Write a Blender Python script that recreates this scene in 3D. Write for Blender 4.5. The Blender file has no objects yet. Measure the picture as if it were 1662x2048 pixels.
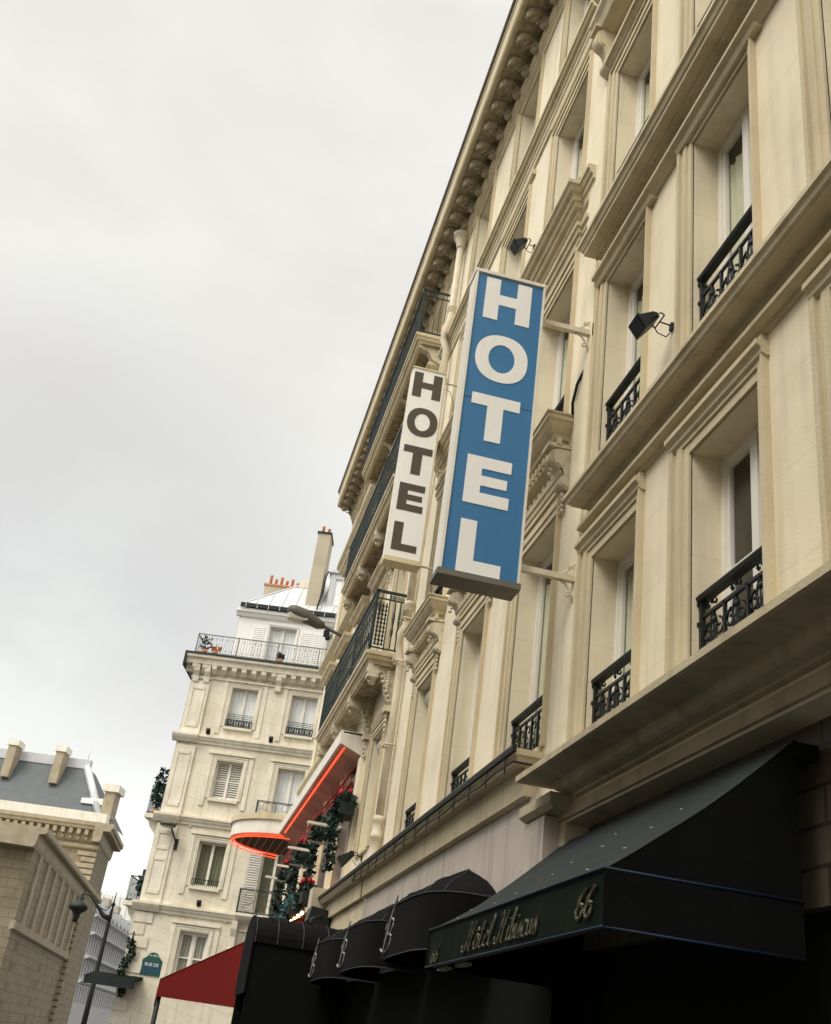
import bpy, bmesh, math, random
from mathutils import Vector, Matrix
random.seed(7)
R=math.radians; pi=math.pi
C=bpy.context.scene.collection
scene=bpy.context.scene
# ---------------------------------------------------------------- camera
S=0.8; EYE=1.65                    # builder's units -> metres, eye height above the pavement
BM=((0.96635,-0.22408,0.12634),(0.21452,0.43091,-0.87653),(0.14197,0.87413,0.46448))
cam=bpy.data.cameras.new('camera'); co=bpy.data.objects.new('camera',cam); C.objects.link(co)
r_,d_,f_=[Vector(v) for v in BM]
m=Matrix((r_,-d_,-f_)).transposed().to_4x4(); m.translation=Vector((0,0,EYE)); co.matrix_world=m
cam.sensor_fit='VERTICAL'; cam.sensor_height=36; cam.lens=2112/2048*36
cam.clip_start=0.05; cam.clip_end=2000
scene.camera=co
# ---------------------------------------------------------------- light
SUN_EL,SUN_AZ=R(52),R(236)         # azimuth measured clockwise from +Y
scene.view_settings.view_transform='Standard'; scene.view_settings.look='None'
scene.view_settings.exposure=0.09; scene.view_settings.gamma=1
w=bpy.data.worlds.new('World'); scene.world=w; w.use_nodes=True
nt=w.node_tree; nt.nodes.clear()
def N(t,**k):
    n=nt.nodes.new(t)
    for a,b in k.items(): setattr(n,a,b)
    return n
L=nt.links.new
out=N('ShaderNodeOutputWorld'); add=N('ShaderNodeAddShader')
sky=N('ShaderNodeTexSky',sky_type='NISHITA',sun_disc=False,sun_elevation=SUN_EL,sun_rotation=SUN_AZ)
b1=N('ShaderNodeBackground'); b1.inputs[1].default_value=0.05; L(sky.outputs[0],b1.inputs[0])
b2=N('ShaderNodeBackground'); b2.inputs[1].default_value=0.92
tc=N('ShaderNodeTexCoord'); sep=N('ShaderNodeSeparateXYZ'); L(tc.outputs['Generated'],sep.inputs[0])
mp=N('ShaderNodeMapping'); mp.inputs['Scale'].default_value=(1.6,1.6,3.2); mp.inputs['Location'].default_value=(0.35,0.1,0.62); L(tc.outputs['Generated'],mp.inputs[0])
nz=N('ShaderNodeTexNoise'); nz.inputs['Scale'].default_value=2.1; nz.inputs['Detail'].default_value=5; nz.inputs['Roughness'].default_value=0.5; L(mp.outputs[0],nz.inputs['Vector'])
cr=N('ShaderNodeValToRGB'); cr.color_ramp.elements[0].position=0.36; cr.color_ramp.elements[0].color=(0.77,0.72,0.615,1)
cr.color_ramp.elements[1].position=0.62; cr.color_ramp.elements[1].color=(0.875,0.835,0.725,1)
L(nz.outputs['Fac'],cr.inputs[0])
# an overcast sky is brighter overhead and towards the hidden sun, across the street
mr=N('ShaderNodeMapRange'); mr.inputs['From Min'].default_value=0.80; mr.inputs['From Max'].default_value=1.0
mr.inputs['To Min'].default_value=1.0; mr.inputs['To Max'].default_value=2.3; L(sep.outputs['Z'],mr.inputs['Value'])
mr2=N('ShaderNodeMapRange'); mr2.inputs['From Min'].default_value=0.55; mr2.inputs['From Max'].default_value=1.0
mr2.inputs['To Min'].default_value=1.0; mr2.inputs['To Max'].default_value=2.6
dt=N('ShaderNodeVectorMath',operation='DOT_PRODUCT'); L(tc.outputs['Generated'],dt.inputs[0])
sd=Vector((math.sin(SUN_AZ)*math.cos(SUN_EL),math.cos(SUN_AZ)*math.cos(SUN_EL),math.sin(SUN_EL))); dt.inputs[1].default_value=sd
L(dt.outputs['Value'],mr2.inputs['Value'])
mu=N('ShaderNodeMath',operation='MULTIPLY'); L(mr.outputs[0],mu.inputs[0]); L(mr2.outputs[0],mu.inputs[1])
# one darker cloud bank low down the street
def bank(d,lo,hi,amt,prev):
    q=N('ShaderNodeVectorMath',operation='DOT_PRODUCT'); L(tc.outputs['Generated'],q.inputs[0]); q.inputs[1].default_value=Vector(d).normalized()
    ns=N('ShaderNodeMath',operation='MULTIPLY_ADD'); L(nz.outputs['Fac'],ns.inputs[0]); ns.inputs[1].default_value=0.05; L(q.outputs['Value'],ns.inputs[2])
    k=N('ShaderNodeMapRange',interpolation_type='SMOOTHSTEP'); k.inputs['From Min'].default_value=lo; k.inputs['From Max'].default_value=hi; k.inputs['To Min'].default_value=1; k.inputs['To Max'].default_value=amt; L(ns.outputs[0],k.inputs['Value'])
    z_=N('ShaderNodeMath',operation='MULTIPLY'); L(prev,z_.inputs[0]); L(k.outputs[0],z_.inputs[1]); return z_.outputs[0]
bk=bank((-0.163,0.93,0.36),0.98,1.025,0.80,mu.outputs[0])
bk=bank((-0.13,0.985,0.10),0.99,1.02,1.22,bk)
vs=N('ShaderNodeVectorMath',operation='SCALE'); L(cr.outputs[0],vs.inputs[0]); L(bk,vs.inputs['Scale'])
L(vs.outputs[0],b2.inputs[0]); L(b1.outputs[0],add.inputs[0]); L(b2.outputs[0],add.inputs[1]); L(add.outputs[0],out.inputs[0])
sl=bpy.data.lights.new('sun','SUN'); sl.energy=1.6; sl.angle=R(24); sl.color=(1,0.95,0.86)
so=bpy.data.objects.new('sun',sl); C.objects.link(so); so.rotation_euler=sd.to_track_quat('Z','Y').to_euler()

# ---------------------------------------------------------------- materials
MATS={}
def mat(name,col,rough=0.8,var=0.0,scale=3.0,bump=0.0,bscale=40,metal=0,streak=0.0,emit=None,spec=0.3,dirt=None,brick=None,coat=0):
    if name in MATS: return MATS[name]
    m=bpy.data.materials.new(name); m.use_nodes=True; t=m.node_tree; p=t.nodes['Principled BSDF']; l=t.links.new
    p.inputs['Roughness'].default_value=rough; p.inputs['Metallic'].default_value=metal; p.inputs['Specular IOR Level'].default_value=spec
    p.inputs['Base Color'].default_value=(*col,1)
    if coat: p.inputs['Coat Weight'].default_value=coat
    if emit: p.inputs['Emission Color'].default_value=(*emit[0],1); p.inputs['Emission Strength'].default_value=emit[1]
    if var or streak or bump or brick:
        tcn=t.nodes.new('ShaderNodeTexCoord'); last=None
        def mixin(fac,c2,prev,mode='MIX'):
            mx=t.nodes.new('ShaderNodeMix'); mx.data_type='RGBA'; mx.blend_type=mode; l(fac,mx.inputs[0])
            if prev is None: mx.inputs[6].default_value=(*col,1)
            else: l(prev,mx.inputs[6])
            mx.inputs[7].default_value=(*c2,1); return mx.outputs[2]
        def noise(sc,det,lo,hi,amt,stretch=(1,1,1),loc=(0,0,0)):
            mpn=t.nodes.new('ShaderNodeMapping'); mpn.inputs['Scale'].default_value=stretch; mpn.inputs['Location'].default_value=loc; l(tcn.outputs['Object'],mpn.inputs[0])
            n=t.nodes.new('ShaderNodeTexNoise'); n.inputs['Scale'].default_value=sc; n.inputs['Detail'].default_value=det; l(mpn.outputs[0],n.inputs['Vector'])
            q=t.nodes.new('ShaderNodeMapRange'); q.inputs['From Min'].default_value=lo; q.inputs['From Max'].default_value=hi; q.inputs['To Max'].default_value=amt; l(n.outputs['Fac'],q.inputs['Value']); return q.outputs[0],n.outputs['Fac']
        if brick:
            # brick=(width,height,mortar colour,strength): joint lines as a pattern of the surface
            mpn=t.nodes.new('ShaderNodeMapping'); mpn.inputs['Rotation'].default_value=brick[4]; l(tcn.outputs['Object'],mpn.inputs[0])
            bk=t.nodes.new('ShaderNodeTexBrick'); bk.inputs['Scale'].default_value=1; bk.inputs['Brick Width'].default_value=brick[0]; bk.inputs['Row Height'].default_value=brick[1]
            bk.inputs['Mortar Size'].default_value=brick[5] if len(brick)>5 else 0.008; l(mpn.outputs[0],bk.inputs['Vector'])
            q=t.nodes.new('ShaderNodeMath'); q.operation='MULTIPLY'; q.inputs[1].default_value=brick[3]; l(bk.outputs['Fac'],q.inputs[0])
            last=mixin(q.outputs[0],brick[2],last)
        d=dirt or tuple(c*0.62 for c in col)
        if var:
            f,_=noise(scale,6,0.42,0.72,var); last=mixin(f,d,last)
            f,_=noise(scale*7,4,0.5,0.75,var*0.6,loc=(3,1,2)); last=mixin(f,tuple(min(1,c*1.12) for c in col),last)
        if streak:
            f,_=noise(2.2,5,0.5,0.72,streak,(2.6,2.6,0.22),(5,5,1)); last=mixin(f,tuple(c*0.55 for c in d),last)
        if last is not None: l(last,p.inputs['Base Color'])
        if bump:
            _,fc=noise(bscale,4,0,1,1); bn=t.nodes.new('ShaderNodeBump'); bn.inputs['Strength'].default_value=bump; bn.inputs['Distance'].default_value=0.01; l(fc,bn.inputs['Height']); l(bn.outputs[0],p.inputs['Normal'])
    MATS[name]=m; return m
RX=(pi/2,0,0); RY=(0,0,0)
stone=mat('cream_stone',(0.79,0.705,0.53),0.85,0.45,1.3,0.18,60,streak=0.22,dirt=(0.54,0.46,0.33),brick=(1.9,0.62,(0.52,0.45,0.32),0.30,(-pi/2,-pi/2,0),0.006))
stoneF=mat('pale_cream_stone',(0.81,0.73,0.565),0.85,0.45,1.1,0.18,60,streak=0.22,dirt=(0.55,0.47,0.34),brick=(2.1,0.58,(0.52,0.45,0.32),0.28,(-pi/2,-pi/2,0),0.006))
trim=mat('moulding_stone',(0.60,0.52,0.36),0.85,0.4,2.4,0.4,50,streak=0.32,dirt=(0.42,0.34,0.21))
carve=mat('carved_stone',(0.63,0.57,0.44),0.9,0.6,9,0.8,60,dirt=(0.28,0.22,0.13))
soot_shade=mat('soot_shade_carved_stone',(0.42,0.36,0.25),0.9,0.75,9,0.9,60,dirt=(0.10,0.085,0.05))  # sooty carving colour; also carries the shade put under the balcony slabs
white_st=mat('white_limestone',(0.76,0.705,0.575),0.85,0.5,0.8,0.3,20,streak=0.25,dirt=(0.46,0.40,0.29),brick=(1.1,0.42,(0.40,0.35,0.26),0.35,(pi/2,0,R(-12.1)),0.012))
white_tr=mat('white_limestone_trim',(0.79,0.74,0.62),0.85,0.4,1.6,0.3,20,streak=0.2,dirt=(0.42,0.36,0.26))
plaster=mat('white_plaster',(0.86,0.85,0.82),0.8,0.12,1,0.1)
chim=mat('chimney_render',(0.50,0.44,0.33),0.9,0.4,2,0.3,30)
terra=mat('terracotta',(0.62,0.27,0.12),0.8,0.4,6)
zinc=mat('zinc_roof',(0.55,0.56,0.57),0.45,0.3,1.5,0.1,20,metal=0.2)
slate=mat('slate_roof',(0.10,0.112,0.12),0.6,0.5,2,0.3,30,brick=(0.35,0.2,(0.08,0.09,0.1),0.6,RX,0.02))
lead=mat('lead_hip',(0.55,0.56,0.60),0.5,0.3,2)
brown_st=mat('brown_ashlar',(0.28,0.235,0.165),0.9,0.6,1.2,0.5,14,streak=0.2,dirt=(0.15,0.12,0.07),brick=(0.9,0.42,(0.15,0.12,0.08),0.6,RX,0.03))
brown_tr=mat('brown_stone_trim',(0.42,0.36,0.26),0.9,0.5,2,0.4,20,dirt=(0.2,0.16,0.1))
far_st=mat('far_grey_stone',(0.50,0.49,0.49),0.9,0.3,0.5)
far_dk=mat('far_window_shadow',(0.10,0.11,0.12),0.4)
iron=mat('black_iron',(0.022,0.026,0.026),0.5,0.3,20,0.3,80,metal=0.3)
iron_g=mat('blue_grey_iron',(0.030,0.045,0.048),0.5,0.4,12,0.2,60,metal=0.2)
wood=mat('white_window_paint',(0.78,0.75,0.68),0.5,0.15,4)
louvre=mat('grey_shutter_paint',(0.60,0.58,0.52),0.7,0.3,6)
cloth=mat('pale_curtain',(0.72,0.72,0.55),0.9,0.35,2.5,dirt=(0.45,0.46,0.34))
cloth_w=mat('white_curtain',(0.88,0.88,0.90),0.9,0.2,3)
dark=mat('dark_room',(0.008,0.009,0.008),0.95,spec=0.05)
pipe=mat('painted_pipe',(0.68,0.62,0.49),0.55,0.4,5,streak=0.35,dirt=(0.42,0.28,0.14))
whitebox=mat('white_enamel',(0.80,0.77,0.69),0.45,0.35,2.5,dirt=(0.6,0.52,0.36),streak=0.2)
yelframe=mat('aged_yellow_frame',(0.66,0.58,0.38),0.5,0.4,6)
greyframe=mat('grey_metal_frame',(0.17,0.16,0.13),0.5,0.3,6,metal=0.2)
acr_w=mat('white_acrylic',(0.88,0.87,0.84),0.35,0.18,1.8,streak=0.12,dirt=(0.62,0.6,0.54))
acr_b=mat('blue_acrylic',(0.050,0.180,0.375),0.4,0.25,1.6,0.04,60,streak=0.12,dirt=(0.06,0.24,0.40))
brownlet=mat('dark_brown_letter',(0.085,0.070,0.050),0.5)
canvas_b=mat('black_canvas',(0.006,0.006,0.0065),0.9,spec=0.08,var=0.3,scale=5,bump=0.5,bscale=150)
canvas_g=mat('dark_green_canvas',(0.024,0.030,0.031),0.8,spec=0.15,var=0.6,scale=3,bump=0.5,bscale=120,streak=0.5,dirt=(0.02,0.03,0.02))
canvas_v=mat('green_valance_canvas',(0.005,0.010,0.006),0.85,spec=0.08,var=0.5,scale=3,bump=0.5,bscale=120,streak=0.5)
canvas_r=mat('red_canvas',(0.20,0.012,0.010),0.8,0.25,3,0.3,120)
seam=mat('seam_thread',(0.05,0.052,0.055),0.8)
gold=mat('faded_cream_lettering',(0.17,0.162,0.125),0.95,spec=0.0,var=0.6,scale=14,dirt=(0.08,0.09,0.07))
blueedge=mat('blue_piping',(0.004,0.014,0.035),0.6)
neon=mat('red_neon_tube',(0.5,0.05,0.02),0.4,emit=((1,0.085,0.03),1.6))
soff=mat('pinkish_soffit',(0.56,0.34,0.26),0.8,0.6,1.5,dirt=(0.3,0.15,0.10))
lattice_m=mat('bronze_lattice',(0.16,0.09,0.05),0.6,0.4,6)
lampbulb=mat('warm_bulb',(1,0.7,0.4),0.4,emit=((1,0.62,0.28),5))
leaf=mat('ivy_leaf',(0.010,0.026,0.018),0.6,0.6,6,dirt=(0.02,0.06,0.055))
leaf2=mat('blue_green_leaf',(0.03,0.10,0.105),0.6,0.6,6)
flower=mat('red_petal',(0.42,0.018,0.02),0.7,0.4,20)
lamp_g=mat('brown_grey_lamp_housing',(0.10,0.09,0.075),0.5,0.3,8)
lampglass=mat('frosted_lamp_glass',(0.38,0.38,0.29),0.2,0.2,8,spec=0.6)
asph=mat('asphalt',(0.05,0.05,0.052),0.85,0.4,3,0.5,60)
pave=mat('paving_stone',(0.10,0.095,0.085),0.85,0.4,2,0.3,30,brick=(0.9,0.6,(0.1,0.1,0.09),0.8,RY,0.01))
shopst=mat('grey_pink_shop_stone',(0.50,0.44,0.385),0.6,0.5,1.6,0.2,20,streak=0.45,dirt=(0.34,0.27,0.2),spec=0.5)
darktile=mat('dark_shop_tile',(0.10,0.085,0.06),0.6,0.4,4,brick=(0.6,0.2,(0.02,0.02,0.015),0.9,(-pi/2,-pi/2,0),0.012))
red_paint=mat('red_strip',(0.35,0.03,0.02),0.6)
signgreen=mat('street_plate_green',(0.02,0.09,0.06),0.4)
platblue=mat('street_plate_blue',(0.02,0.07,0.10),0.4)
glass=bpy.data.materials.new('window_glass'); glass.use_nodes=True
_t=glass.node_tree; _t.nodes.clear(); _o=_t.nodes.new('ShaderNodeOutputMaterial'); _m=_t.nodes.new('ShaderNodeMixShader'); _a=_t.nodes.new('ShaderNodeBsdfTransparent'); _g=_t.nodes.new('ShaderNodeBsdfGlossy'); _f=_t.nodes.new('ShaderNodeLayerWeight')
_a.inputs[0].default_value=(0.95,0.965,0.95,1); _g.inputs['Roughness'].default_value=0.03; _f.inputs[0].default_value=0.5
_p=_t.nodes.new('ShaderNodeMath'); _p.operation='POWER'; _p.inputs[1].default_value=3.0; _t.links.new(_f.outputs['Facing'],_p.inputs[0])
_q=_t.nodes.new('ShaderNodeMath'); _q.operation='MULTIPLY_ADD'; _q.inputs[1].default_value=0.7; _q.inputs[2].default_value=0.06; _t.links.new(_p.outputs[0],_q.inputs[0])
_t.links.new(_q.outputs[0],_m.inputs[0]); _t.links.new(_a.outputs[0],_m.inputs[1]); _t.links.new(_g.outputs[0],_m.inputs[2]); _t.links.new(_m.outputs[0],_o.inputs[0])

# ---------------------------------------------------------------- mesh helpers
class Frame:
    def __init__(s,P,eu,eo): s.P=Vector(P); s.eu=Vector(eu).normalized(); s.eo=Vector(eo).normalized()
    def __call__(s,u,o,z): return s.P+s.eu*u+s.eo*o+Vector((0,0,z))
FX=Frame((3.6,0,0),(0,1,0),(-1,0,0))             # hotel row: u = along the street, o = out from the wall
FW=Frame((-1.42+0.0,48.16,0),(.978,-.21,0),(-.21,-.978,0))   # white corner building
FI=Frame((0,0,0),(1,0,0),(0,1,0))                # plain x,y,z
def Wd(v): return Vector((v[0]*S,v[1]*S,v[2]*S+EYE))
class MB:
    def __init__(s,F=FX): s.F=F; s.v=[]; s.f=[]; s.sm=[]
    def vert(s,u,o,z): s.v.append(s.F(u,o,z)); return len(s.v)-1
    def face(s,idx,sm=False): s.f.append(idx); s.sm.append(sm)
    def quad(s,*pts): s.face([s.vert(*p) for p in pts])
    def box(s,u0,u1,o0,o1,z0,z1):
        i=[s.vert(u,o,z) for z in(z0,z1) for o in(o0,o1) for u in(u0,u1)]
        for q in((0,1,3,2),(4,6,7,5),(0,4,5,1),(2,3,7,6),(0,2,6,4),(1,5,7,3)): s.face([i[k] for k in q])
        return s
    def prism(s,pts,ax,a,b,sm=False):
        # pts: polygon in the two other axes; ax: 'u' -> (o,z), 'o' -> (u,z), 'z' -> (u,o)
        g={'u':lambda p,t:(t,p[0],p[1]),'o':lambda p,t:(p[0],t,p[1]),'z':lambda p,t:(p[0],p[1],t)}[ax]
        A=[s.vert(*g(p,a)) for p in pts]; B=[s.vert(*g(p,b)) for p in pts]; n=len(pts)
        s.face(A[::-1]); s.face(B)
        for k in range(n): s.face([A[k],A[(k+1)%n],B[(k+1)%n],B[k]],sm)
        return s
    def mould(s,u0,u1,prof,back=-0.02,ret=0):
        # extruded moulding; prof top to bottom [(out,z)]. ret>0: mitred returns of that share at both ends
        zt,zb=prof[0][1],prof[-1][1]
        pts=[(back,zt)]+list(prof)+[(back,zb)]
        if not ret: return s.prism(pts,'u',u0,u1)
        A=[s.vert(u0-max(0,p[0])*ret,*p) for p in pts]; B=[s.vert(u1+max(0,p[0])*ret,*p) for p in pts]; n=len(pts)
        A2=[s.vert(u0-max(0,p[0])*ret,back,p[1]) for p in pts]; B2=[s.vert(u1+max(0,p[0])*ret,back,p[1]) for p in pts]
        for k in range(n):
            j=(k+1)%n
            s.face([A[k],A[j],B[j],B[k]]); s.face([A[k],A2[k],A2[j],A[j]]); s.face([B[k],B[j],B2[j],B2[k]])
        return s
    def mouldr(s,u0,u1,prof):
        om=max(p[0] for p in prof); return s.mould(u0+om,u1-om,prof,ret=1)
    def tube(s,pts,r,n=6,cap=True,sm=True):
        P=[s.F(*p) for p in pts]; rings=[]; up=Vector((0.13,0.21,1)).normalized()
        for i,p in enumerate(P):
            d=(P[min(i+1,len(P)-1)]-P[max(i-1,0)])
            d=d.normalized() if d.length>1e-9 else Vector((0,0,1))
            x=d.cross(up); x=x.normalized() if x.length>0.02 else d.cross(Vector((1,0,0))).normalized(); y=d.cross(x)
            rr=r[i] if isinstance(r,(list,tuple)) else r; b=len(s.v)
            for k in range(n):
                a=2*pi*k/n; s.v.append(p+x*(math.cos(a)*rr)+y*(math.sin(a)*rr))
            rings.append(b)
        for a,b in zip(rings,rings[1:]):
            for k in range(n): s.face([a+k,a+(k+1)%n,b+(k+1)%n,b+k],sm)
        if cap: s.face([rings[0]+k for k in range(n)][::-1]); s.face([rings[-1]+k for k in range(n)])
        return s
    def lathe(s,u,o,prof,n=14):
        rings=[]
        for r,z in prof:
            b=len(s.v)
            for k in range(n): a=2*pi*k/n; s.v.append(s.F(u+math.cos(a)*r,o+math.sin(a)*r,z))
            rings.append(b)
        for a,b in zip(rings,rings[1:]):
            for k in range(n): s.face([a+k,a+(k+1)%n,b+(k+1)%n,b+k],True)
        s.face([rings[0]+k for k in range(n)]); s.face([rings[-1]+k for k in range(n)][::-1]); return s
    def ball(s,u,o,z,r,n=8,m=5,sq=(1,1,1)):
        b=len(s.v); 
        for i in range(m+1):
            t=pi*i/m
            for k in range(n): a=2*pi*k/n; s.v.append(s.F(u+sq[0]*r*math.sin(t)*math.cos(a),o+sq[1]*r*math.sin(t)*math.sin(a),z+sq[2]*r*math.cos(t)))
        for i in range(m):
            for k in range(n): s.face([b+i*n+k,b+i*n+(k+1)%n,b+(i+1)*n+(k+1)%n,b+(i+1)*n+k],True)
        return s
    def wall(s,u0,u1,z0,z1,ops,depth=0.4,o=0.0,breaks=()):
        # wall sheet with openings [(ua,ub,za,zb)] and their reveals
        us=sorted({u0,u1,*[x for q in ops for x in q[:2] if u0<x<u1],*breaks}); zs=sorted({z0,z1,*[x for q in ops for x in q[2:4] if z0<x<z1]})
        ins=lambda u,z:any(q[0]<u<q[1] and q[2]<z<q[3] for q in ops)
        for a,b in zip(us,us[1:]):
            for c,d in zip(zs,zs[1:]):
                if not ins((a+b)/2,(c+d)/2): s.quad((a,o,c),(b,o,c),(b,o,d),(a,o,d))
        for a,b,c,d in ops:
            i=o-depth
            s.quad((a,o,c),(a,i,c),(a,i,d),(a,o,d)); s.quad((b,o,c),(b,o,d),(b,i,d),(b,i,c))
            s.quad((a,o,d),(a,i,d),(b,i,d),(b,o,d)); s.quad((a,o,c),(b,o,c),(b,i,c),(a,i,c))
        return s
    def spiral(s,u,o,z,r,turns,st,di,t,n=11,k=4):
        pts=[]
        for i in range(n):
            q=i/(n-1); a=st+di*turns*2*pi*q; rr=r*(1-0.8*q); pts.append((u+math.cos(a)*rr,o,z+math.sin(a)*rr))
        return s.tube(pts,t,k,False)
    def build(s,name,mt,parent=None,at=None,label=None):
        me=bpy.data.meshes.new(name); ob=bpy.data.objects.new(name,me); C.objects.link(ob)
        org=at if at is not None else (parent['_o'] if parent is not None and '_o' in parent else None)
        base=Vector(org) if org is not None else (sum(s.v,Vector())/len(s.v) if s.v else Vector())
        if org is None: base.z=min(v.z for v in s.v)
        wb=Wd(base); me.from_pydata([Wd(v)-wb for v in s.v],[],s.f); me.polygons.foreach_set('use_smooth',s.sm); me.update()
        bm=bmesh.new(); bm.from_mesh(me); bmesh.ops.recalc_face_normals(bm,faces=bm.faces); bm.to_mesh(me); bm.free()
        me.materials.append(mt); ob['_o']=list(base)
        place(ob,base,parent)
        if label: ob['label']=label
        return ob
def place(ob,base,parent):
    ob['_o']=list(base)
    if parent is None: ob.location=Wd(base)
    else: ob.parent=parent; ob.location=(Vector(base)-Vector(parent['_o']))*S
def tag(o,label=None,cat=None,group=None,kind=None):
    if label: o['label']=label
    if cat: o['category']=cat
    if group: o['group']=group
    if kind: o['kind']=kind
    return o
def thing(name,label,cat,at,group=None):
    o=bpy.data.objects.new(name,None); C.objects.link(o); o.empty_display_size=0.2; o['_o']=list(at); o.location=Wd(at); return tag(o,label,cat,group)
def copy_part(src,delta,parent):
    # copy of a part and its sub-parts, moved by delta (builder's units)
    c=src.copy(); C.objects.link(c); place(c,Vector(src['_o'])+Vector(delta),parent)
    for g in src.children:
        d=g.copy(); C.objects.link(d); d.parent=c
        d['_o']=list(Vector(g['_o'])+Vector(delta))
    return c
def copy_tree(src,delta,parent=None):
    c=src.copy(); C.objects.link(c); c.parent=parent; c['_o']=list(Vector(src['_o'])+Vector(delta))
    if parent is None: c.location=Wd(c['_o'])
    for g in src.children: copy_tree(g,delta,c)
    return c

# ---------------------------------------------------------------- ornament makers
def rail_panel(mb,u0,u1,z0,z1,o,n,t=0.011,style=0):
    """cast iron scroll panel: bars, paired scrolls and rosettes between two rails"""
    w=(u1-u0)/n; h=z1-z0
    mb.box(u0,u1,o-t,o+t,z0,z0+2*t); mb.box(u0,u1,o-t,o+t,z1-2*t,z1)
    for i in range(n+1): mb.box(u0+i*w-t,u0+i*w+t,o-t,o+t,z0,z1)
    for i in range(n):
        c=u0+(i+.5)*w
        if style==2:
            mb.spiral(c,o,z0+h*.72,w*.42,1.1,R(-90),1,t*.8,9,3); mb.spiral(c,o,z0+h*.28,w*.42,1.1,R(90),-1,t*.8,9,3); continue
        for sg in(-1,1):
            mb.spiral(c+sg*w*.23,o,z0+h*.74,w*.24,1.15,R(90),-sg,t,10,3)
            mb.spiral(c+sg*w*.23,o,z0+h*.30,w*.24,1.15,R(-90),sg,t,10,3)
            mb.tube([(c,o,z0+h*.02),(c+sg*w*.13,o,z0+h*.2),(c+sg*w*.05,o,z0+h*.5),(c+sg*w*.15,o,z0+h*.8),(c,o,z0+h*.98)],t*1.1,3,False)
        mb.ball(c,o,z0+h*.5,t*3,6,4,(1,.7,1)); mb.ball(c,o,z0+h*.86,t*2.1,5,3)
        mb.tube([(c,o,z0),(c,o,z1)],t*.8,3,False)
def window_rail(parent,u0,u1,zb,h,o,m=iron,name='railing',style=0):
    mb=MB(parent_frame(parent)); 
    mb.prism([(o-.045,zb+h-.06),(o+.035,zb+h-.06),(o+.05,zb+h-.03),(o+.03,zb+h),(o-.035,zb+h),(o-.055,zb+h-.03)],'u',u0+.005,u1-.005)
    for u in(u0+.03,u1-.03): mb.box(u-.02,u+.02,o-.02,o+.02,zb,zb+h-.05)
    for u in(u0+.012,u1-.012):
        for q in(.93,.74): mb.box(u-.012,u+.02,o-.06,o+.035,zb+h*q-.03,zb+h*q)
    rail_panel(mb,u0+.05,u1-.05,zb+.02,zb+h*.80,o,3 if style!=2 else 6,0.014,style)
    if style==1:   # second flourish between the rails
        for i in range(3):
            c=u0+(u1-u0)*(i+.5)/3; mb.spiral(c-.05,o,zb+h*.86,.05,1,0,1,.012,7,3); mb.spiral(c+.05,o,zb+h*.86,.05,1,pi,-1,.012,7,3)
    return mb.build(name,m,parent)
PF={}
def parent_frame(p): return PF.get(p.name,FX)
def console(mb,u,w,o0,out,zt,zb):
    """scrolled bracket: big volute above, small volute below, S-curve between"""
    h=zt-zb; prof=[]
    for i in range(9): a=R(100-i*24); prof.append((out*.62+math.cos(a)*out*.38,zt-h*.22+math.sin(a)*h*.2))
    prof+=[(out*.42,zt-h*.52),(out*.30,zt-h*.66)]
    for i in range(6): a=R(80-i*34); prof.append((out*.30+math.cos(a)*out*.2,zt-h*.84+math.sin(a)*h*.11))
    prof+=[(0.03,zb)]
    pts=[(-.02,zt)]+prof+[(-.02,zb)]
    mb.prism([(p[0]+o0,p[1]) for p in pts],'u',u-w/2,u+w/2,True)
    mb.prism([(p[0]*.86+o0,(p[1]-zt)*.93+zt-.02*h) for p in pts],'u',u-w/2-.018,u+w/2+.018,True)
    for sg in(-1,1): mb.spiral(u+sg*(w/2+.02),o0+out*.6,zt-h*.22,.001,1,0,1,.001,3,3)
    mb.box(u-w/2-.03,u+w/2+.03,o0-.02,o0+out+.03,zt-.005,zt+.05)
def rosettes(mb,u0,u1,o,z,n,r=.03):
    for i in range(n):
        u=u0+(u1-u0)*(i+.5)/n; mb.ball(u,o,z,r,6,4,(1.2,.6,1))
def drop_leaf(mb,u,o,z0,z1,w):
    for k in range(4):
        z=z1+(z0-z1)*(k+.3)/4; mb.ball(u,o,z,w*(.62-.1*k),6,4,(1,.6,1.2)); mb.ball(u-w*.4,o,z-.02,w*.3,5,3); mb.ball(u+w*.4,o,z-.02,w*.3,5,3)

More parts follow.
